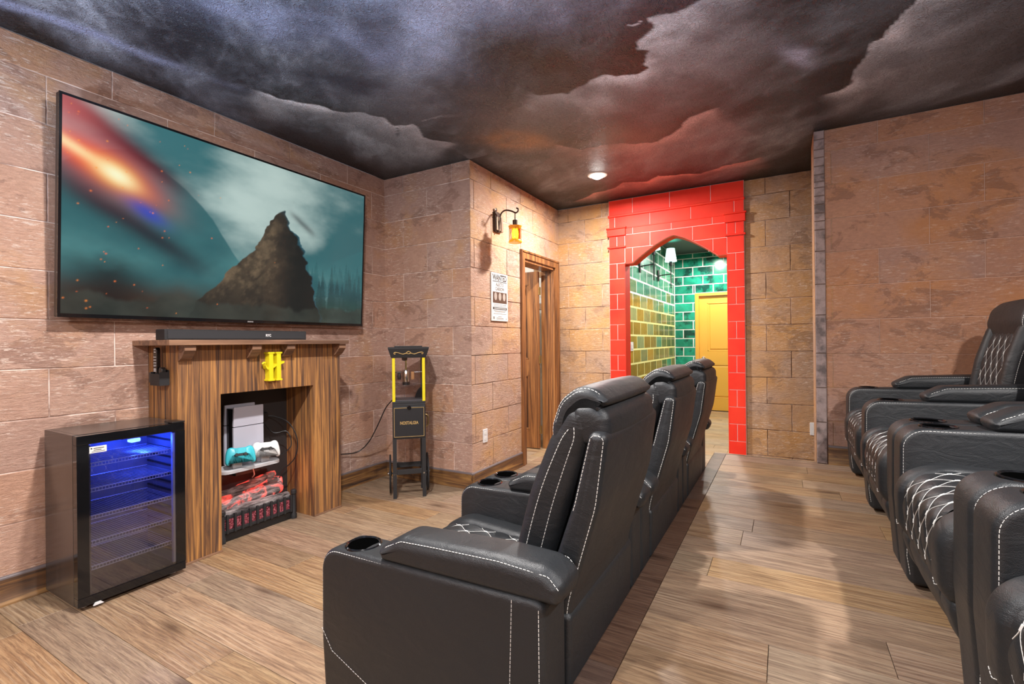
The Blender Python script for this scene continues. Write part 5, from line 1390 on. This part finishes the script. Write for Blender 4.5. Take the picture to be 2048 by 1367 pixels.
def quilt(path, hw_, cell, period, puff, name, parent):
    """diamond quilted panel following a (y,z) path, plus its white stitching"""
    Q = resample(path, 0.0065); n = len(Q)
    Nn = []
    for i in range(n):
        t = Q[min(i + 1, n - 1)] - Q[max(i - 1, 0)]; t.normalize(); Nn.append(Vector((-t.y, t.x)))
    m = 65
    K = int(round(2 * hw_ / cell))
    lines = lambda k_, s: -hw_ + cell * (k_ + 0.0) + 0.47 * cell * math.cos(2 * math.pi * s / period + math.pi * k_)
    vs = []; fs = []
    for i in range(n):
        s = i * 0.0065
        xs_ = [lines(k_, s) for k_ in range(-1, K + 2)]
        ed = min(1.0, min(s, (n - 1) * 0.0065 - s) / 0.02 + 0.15)
        for j in range(m):
            x = -hw_ + 2 * hw_ * j / (m - 1)
            d = min(abs(x - q) for q in xs_)
            h = puff * min(1.0, d / (cell * 0.42)) ** 0.6 * ed
            vs.append((x, Q[i].x + Nn[i].x * h, Q[i].y + Nn[i].y * h))
    for i in range(n - 1):
        for j in range(m - 1):
            fs.append((i * m + j, i * m + j + 1, (i + 1) * m + j + 1, (i + 1) * m + j))
    q = MB().add(vs, fs).build(name, M['leather'], parent, True, 180)
    th = MB()
    for k_ in range(0, K + 1):
        pts = []
        for i in range(n):
            x = lines(k_, i * 0.0065)
            if abs(x) < hw_ - 0.002: pts.append((x, Q[i].x + Nn[i].x * 0.0030, Q[i].y + Nn[i].y * 0.0030))
            else:
                if len(pts) > 3: th.tube(pts, 0.0009, 4, False)
                pts = []
        if len(pts) > 3: th.tube(pts, 0.0009, 4, False)
        # thicker knots where neighbouring lines meet
        s = (period / 2 if k_ % 2 else 0.0)
        while s < (n - 1) * 0.0065 - 0.01:
            i = int(s / 0.0065); x = lines(k_, s) + 0.03 * cell
            if 1 < i < n - 2 and abs(x) < hw_ - 0.003:
                a = Q[i - 1] ; b = Q[i + 1]; nn = Nn[i] * 0.0036
                th.tube([(x, a.x + nn.x, a.y + nn.y), (x, b.x + nn.x, b.y + nn.y)], 0.0026, 4)
            s += period
    th.build('quilt_stitching', M['thread'], q, False, fix=False)
    return q

def make_recliner(label, group):
    t = thing('recliner', label, 'recliner', (0, 0, 0), 0, group)
    LE = M['leather']
    AW = 0.138; XO = 0.4428
    MB().box(-0.30, 0.30, 0.02, 0.62, 0.0, 0.27, 0.01).build('base_frame', M['blk_matte'], t, False)
    arm_prof = rpoly([(-0.03, 0.015), (0.735, 0.015), (0.755, 0.30), (0.752, 0.585), (-0.03, 0.605)], [0.03, 0.03, 0.25, 0.075, 0.03], 8)
    pad_prof = rpoly([(-0.062, 0.598), (0.495, 0.588), (0.512, 0.620), (0.43, 0.668), (0.10, 0.684), (-0.03, 0.680), (-0.080, 0.645)], [0.02, 0.02, 0.03, 0.08, 0.2, 0.06, 0.03], 6)
    for s in (-1, 1):
        x0, x1 = (-XO, -XO + AW) if s < 0 else (XO - AW, XO)
        am = MB().loft(arm_prof, x0, x1, 0.020, 5).build('armrest' if s < 0 else 'armrest', LE, t, True, 60)
        am['side'] = s
        MB().loft(pad_prof, x0 + 0.0005, x1 - 0.0005, 0.034, 8, bulge=0.003).build('arm_pad', LE, am, True, 60)
        st = MB()
        for xx in (x0 + 0.004, x1 - 0.004):
            ins = inset(arm_prof, 0.009)
            pth = [(xx, y, z) for y, z in ins if (y > 0.5 and z > 0.2) or y > 0.73]
            pth.sort(key=lambda q: -q[0] if False else 0)
            dashes(st, pth + [(xx, 0.44, 0.583)])
            dashes(st, [(xx, 0.734, 0.21), (xx, 0.737, 0.12), (xx, 0.728, 0.05)])
        # pad seam
        for xx in (x0 + 0.0085, x1 - 0.0085):
            dashes(st, [(xx, -0.066, 0.640), (xx, -0.04, 0.666), (xx, 0.1, 0.673), (xx, 0.3, 0.6655), (xx, 0.42, 0.659), (xx, 0.478, 0.632), (xx, 0.497, 0.612)])
        xo = x0 if s < 0 else x1
        sgn = -1 if s < 0 else 1
        # outer face seams
        dashes(st, [(xo + sgn * 0.001, 0.745, 0.33), (xo + sgn * 0.001, 0.70, 0.27), (xo + sgn * 0.001, 0.55, 0.215), (xo + sgn * 0.001, 0.30, 0.15), (xo + sgn * 0.001, 0.10, 0.10)])
        dashes(st, [(xo + sgn * 0.001, 0.055, 0.592), (xo + sgn * 0.001, 0.062, 0.40), (xo + sgn * 0.001, 0.068, 0.05)])
        dashes(st, [(xo + sgn * 0.0005, -0.018, 0.585), (xo + sgn * 0.0005, -0.018, 0.30), (xo + sgn * 0.0005, -0.018, 0.05)])
        st.build('arm_stitching', M['thread'], am, False, fix=False)
        cx = (x0 + x1) / 2
        cp = MB().lathe([(0.046, 0.5865), (0.053, 0.5925), (0.057, 0.590), (0.058, 0.584)], (cx, 0.632, 0.0), 28)
        cp.build('cup_holder', M['blk_gloss'], am)
        MB().lathe([(0.0, 0.5887), (0.047, 0.5890), (0.047, 0.586)], (cx, 0.632, 0.0), 28).build('cup_shade_disc', M['cup_shade'], am)  # flat disc without depth, its black paints the shaded recess
    # seat: two side bolsters and the quilted centre
    seat = rpoly([(0.10, 0.28), (0.10, 0.455), (0.40, 0.462), (0.66, 0.478), (0.775, 0.42), (0.772, 0.24), (0.70, 0.20), (0.60, 0.26)], [0.03, 0.05, 0.3, 0.16, 0.10, 0.07, 0.03, 0.03], 8)
    seat_c = inset(seat, 0.014)
    ct = MB().loft(seat_c, -0.215, 0.215, 0.006, 2).build('seat', LE, t, True, 60)
    for x0, x1 in ((-0.300, -0.185), (0.185, 0.300)):
        bo = MB().loft(seat, x0, x1, 0.034, 6, bulge=0.004).build('seat_bolster', LE, t, True, 60)
        s_ = MB(); xm = (x0 + x1) / 2
        dashes(s_, [(x0 + 0.035, 0.772, 0.262), (xm, 0.7755, 0.252), (x1 - 0.03, 0.773, 0.262)])
        s_.build('bolster_stitching', M['thread'], bo, False, fix=False)
    # path of the quilted band over the seat front
    sp = [p for p in spline([(0.13, 0.444), (0.30, 0.447), (0.50, 0.456), (0.62, 0.462), (0.70, 0.447), (0.750, 0.405), (0.762, 0.33), (0.755, 0.25), (0.735, 0.215)], 10)]
    quilt(sp[::1], 0.186, 0.041, 0.130, 0.007, 'quilted_seat_panel', t)
    # leg rest below the seat front
    leg = rpoly([(0.55, 0.05), (0.665, 0.045), (0.735, 0.14), (0.765, 0.245), (0.55, 0.26)], [0.03, 0.06, 0.10, 0.05, 0.02], 7)
    for x0, x1 in ((-0.292, -0.186), (-0.188, 0.188), (0.186, 0.292)):
        MB().loft(leg, x0, x1, 0.018 if x1 - x0 < 0.2 else 0.012, 5, bulge=0.004).build('leg_rest', LE, t, True, 60)
    # back: shell, cushion bolsters, quilted centre, headrest
    shell = rpoly([(-0.008, 0.22), (0.085, 0.22), (0.055, 0.52), (-0.038, 0.79), (-0.086, 0.985), (-0.137, 0.985), (-0.110, 0.79), (-0.030, 0.52)], [0.02, 0.02, 0.3, 0.3, 0.022, 0.030, 0.3, 0.3], 6)
    sh = MB().loft(shell, -0.285, 0.285, 0.022, 6).build('back_shell', LE, t, True, 60)
    s_ = MB()
    for xx in (-0.281, 0.281):
        ins = inset(shell, 0.0080)
        pth = [(xx, y, z) for y, z in ins if y < -0.006]
        dashes(s_, pth); 
    s_.build('shell_stitching', M['thread'], sh, False, fix=False)
    skirt = rpoly([(-0.022, 0.03), (0.03, 0.03), (0.03, 0.50), (-0.036, 0.50)], [0.02, 0.02, 0.02, 0.02], 4)
    sk = MB().loft(skirt, -0.290, 0.290, 0.014, 4)
    sk.build('back_skirt', LE, t, True, 60)
    cush = rpoly([(0.080, 0.42), (0.172, 0.44), (0.162, 0.60), (0.110, 0.79), (0.046, 0.945), (-0.015, 1.042), (-0.068, 1.045), (-0.086, 0.985), (-0.058, 0.90), (-0.008, 0.77), (0.066, 0.52)], [0.04, 0.06, 0.3, 0.3, 0.12, 0.06, 0.04, 0.04, 0.1, 0.3, 0.2], 6)
    roll = rpoly([(-0.058, 0.940), (-0.020, 1.000), (-0.030, 1.048), (-0.085, 1.054), (-0.128, 1.028), (-0.130, 0.968), (-0.098, 0.942)], [0.02, 0.02, 0.03, 0.04, 0.035, 0.03, 0.02], 6)
    MB().loft(roll, -0.256, 0.256, 0.030, 7, bulge=0.006).build('head_roll', LE, t, True, 60)
    for x0, x1 in ((-0.258, -0.160), (0.160, 0.258)):
        cb_ = MB().loft(cush, x0, x1, 0.040, 7, bulge=0.004).build('back_bolster', LE, t, True, 60)
        s_ = MB(); xx = x0 - 0.0006 if x0 < 0 else x1 + 0.0006
        sgn = -1 if x0 < 0 else 1
        ins = inset(cush, 0.041)
        if True:
            dashes(s_, spline([(xx, 0.134, 0.48), (xx, 0.122, 0.60), (xx, 0.070, 0.79), (xx, 0.008, 0.94), (xx, -0.022, 0.985)], 6))
            rear = [(xx, 0.102, 0.50), (xx, 0.088, 0.56), (xx, 0.056, 0.68), (xx, 0.024, 0.79), (xx, -0.018, 0.91), (xx, -0.036, 0.96), (xx, -0.036, 0.995)]
            dashes(s_, spline(rear, 4))
        s_.build('bolster_stitching', M['thread'], cb_, False, fix=False)
    cc = inset(cush, 0.015)
    MB().loft(cc, -0.18, 0.18, 0.006, 2).build('back_cushion', LE, t, True, 60)
    bp = spline([(-0.011, 1.000), (0.021, 0.950), (0.058, 0.87), (0.090, 0.79), (0.118, 0.70), (0.142, 0.60), (0.151, 0.52), (0.153, 0.48)], 8)
    quilt(bp, 0.161, 0.040, 0.130, 0.007, 'quilted_back_panel', t)
    hr = [(y - 0.016, z) for y, z in rpoly([(0.010, 0.872), (0.050, 0.900), (0.056, 0.985), (0.030, 1.060), (-0.025, 1.100), (-0.075, 1.094), (-0.112, 1.060), (-0.095, 1.046), (-0.05, 1.048), (-0.010, 1.012), (0.006, 0.945)], [0.022, 0.04, 0.08, 0.08, 0.07, 0.06, 0.02, 0.02, 0.05, 0.05, 0.04], 6)]
    hrm = MB().loft(hr, -0.248, 0.248, 0.030, 6, bulge=0.004).build('headrest', LE, t, True, 60)
    s_ = MB()
    for s in (-1, 1):
        for xx, dd in ((s * 0.2425, 0.012), (s * 0.235, 0.004)):
            ins = inset(hr, dd)
            pth = [(xx, y, z) for y, z in ins]
            i0 = 7
            dashes(s_, pth[6:44], 0.0012)
    s_.build('headrest_stitching', M['thread'], hrm, False, fix=False)
    # rear seam of the headrest
    MB().tube(spline([(-0.250, -0.100, 1.042), (-0.15, -0.110, 1.058), (0.0, -0.112, 1.062), (0.15, -0.110, 1.058), (0.250, -0.100, 1.042)], 6), 0.0045, 6).build('headrest_piping', LE, t)
    return t

rec = make_recliner('black leather recliner of the front row nearest the camera', 'front row recliners')
rec.location = (1.453, 0.528, 0)
refresh_kids()
FRONT = [(2.3465, 'middle black leather recliner of the front row'), (3.240, 'front row black leather recliner farthest away, by the hall arch')]
for x, lab in FRONT:
    c = copy_tree(rec); c.location = (x, 0.528, 0); c['label'] = lab
REAR = [(1.0210, 'rear row black recliner at the right edge of the photo, nearest the camera'),
        (1.9145, 'rear row black recliner second from the camera, its quilted seat in full view'),
        (2.8080, 'rear row black recliner second from the far wall, sharing an armrest'),
        (3.5620, 'rear row black recliner at the far end beside the stone wall')]
for i, (x, lab) in enumerate(REAR):
    c = copy_tree(rec); c.location = (x, -1.12, PLAT); c['label'] = lab; c['group'] = 'rear row recliners'
    for ch in [q for q in bpy.data.objects if q.parent == c and q.name.split('.')[0] in ('head_roll', 'back_bolster', 'back_cushion', 'quilted_back_panel', 'headrest', 'headrest_piping')]:
        th_ = -math.radians(5.5); py, pz = 0.12, 0.45      # the rear row sits more upright
        ch.rotation_euler = (th_, 0, 0)
        ch.location = (0, py - (py * math.cos(th_) - pz * math.sin(th_)), pz - (py * math.sin(th_) + pz * math.cos(th_)))
    if i == 3:   # shares the armrest of its neighbour
        arm = [ch for ch in bpy.data.objects if ch.parent == c and ch.name.startswith('armrest') and ch.get('side') == -1][0]
        for g in [q for q in bpy.data.objects if q.parent == arm]: bpy.data.objects.remove(g)
        bpy.data.objects.remove(arm)
for o in bpy.data.objects:
    if 'side' in o.keys(): del o['side']
for o in bpy.data.objects:
    if o.parent and ('stitching' in o.name or o.name.split('.')[0] in ('small_print', 'banner_print', 'sticker_print', 'buttons')): o['kind'] = 'stuff'
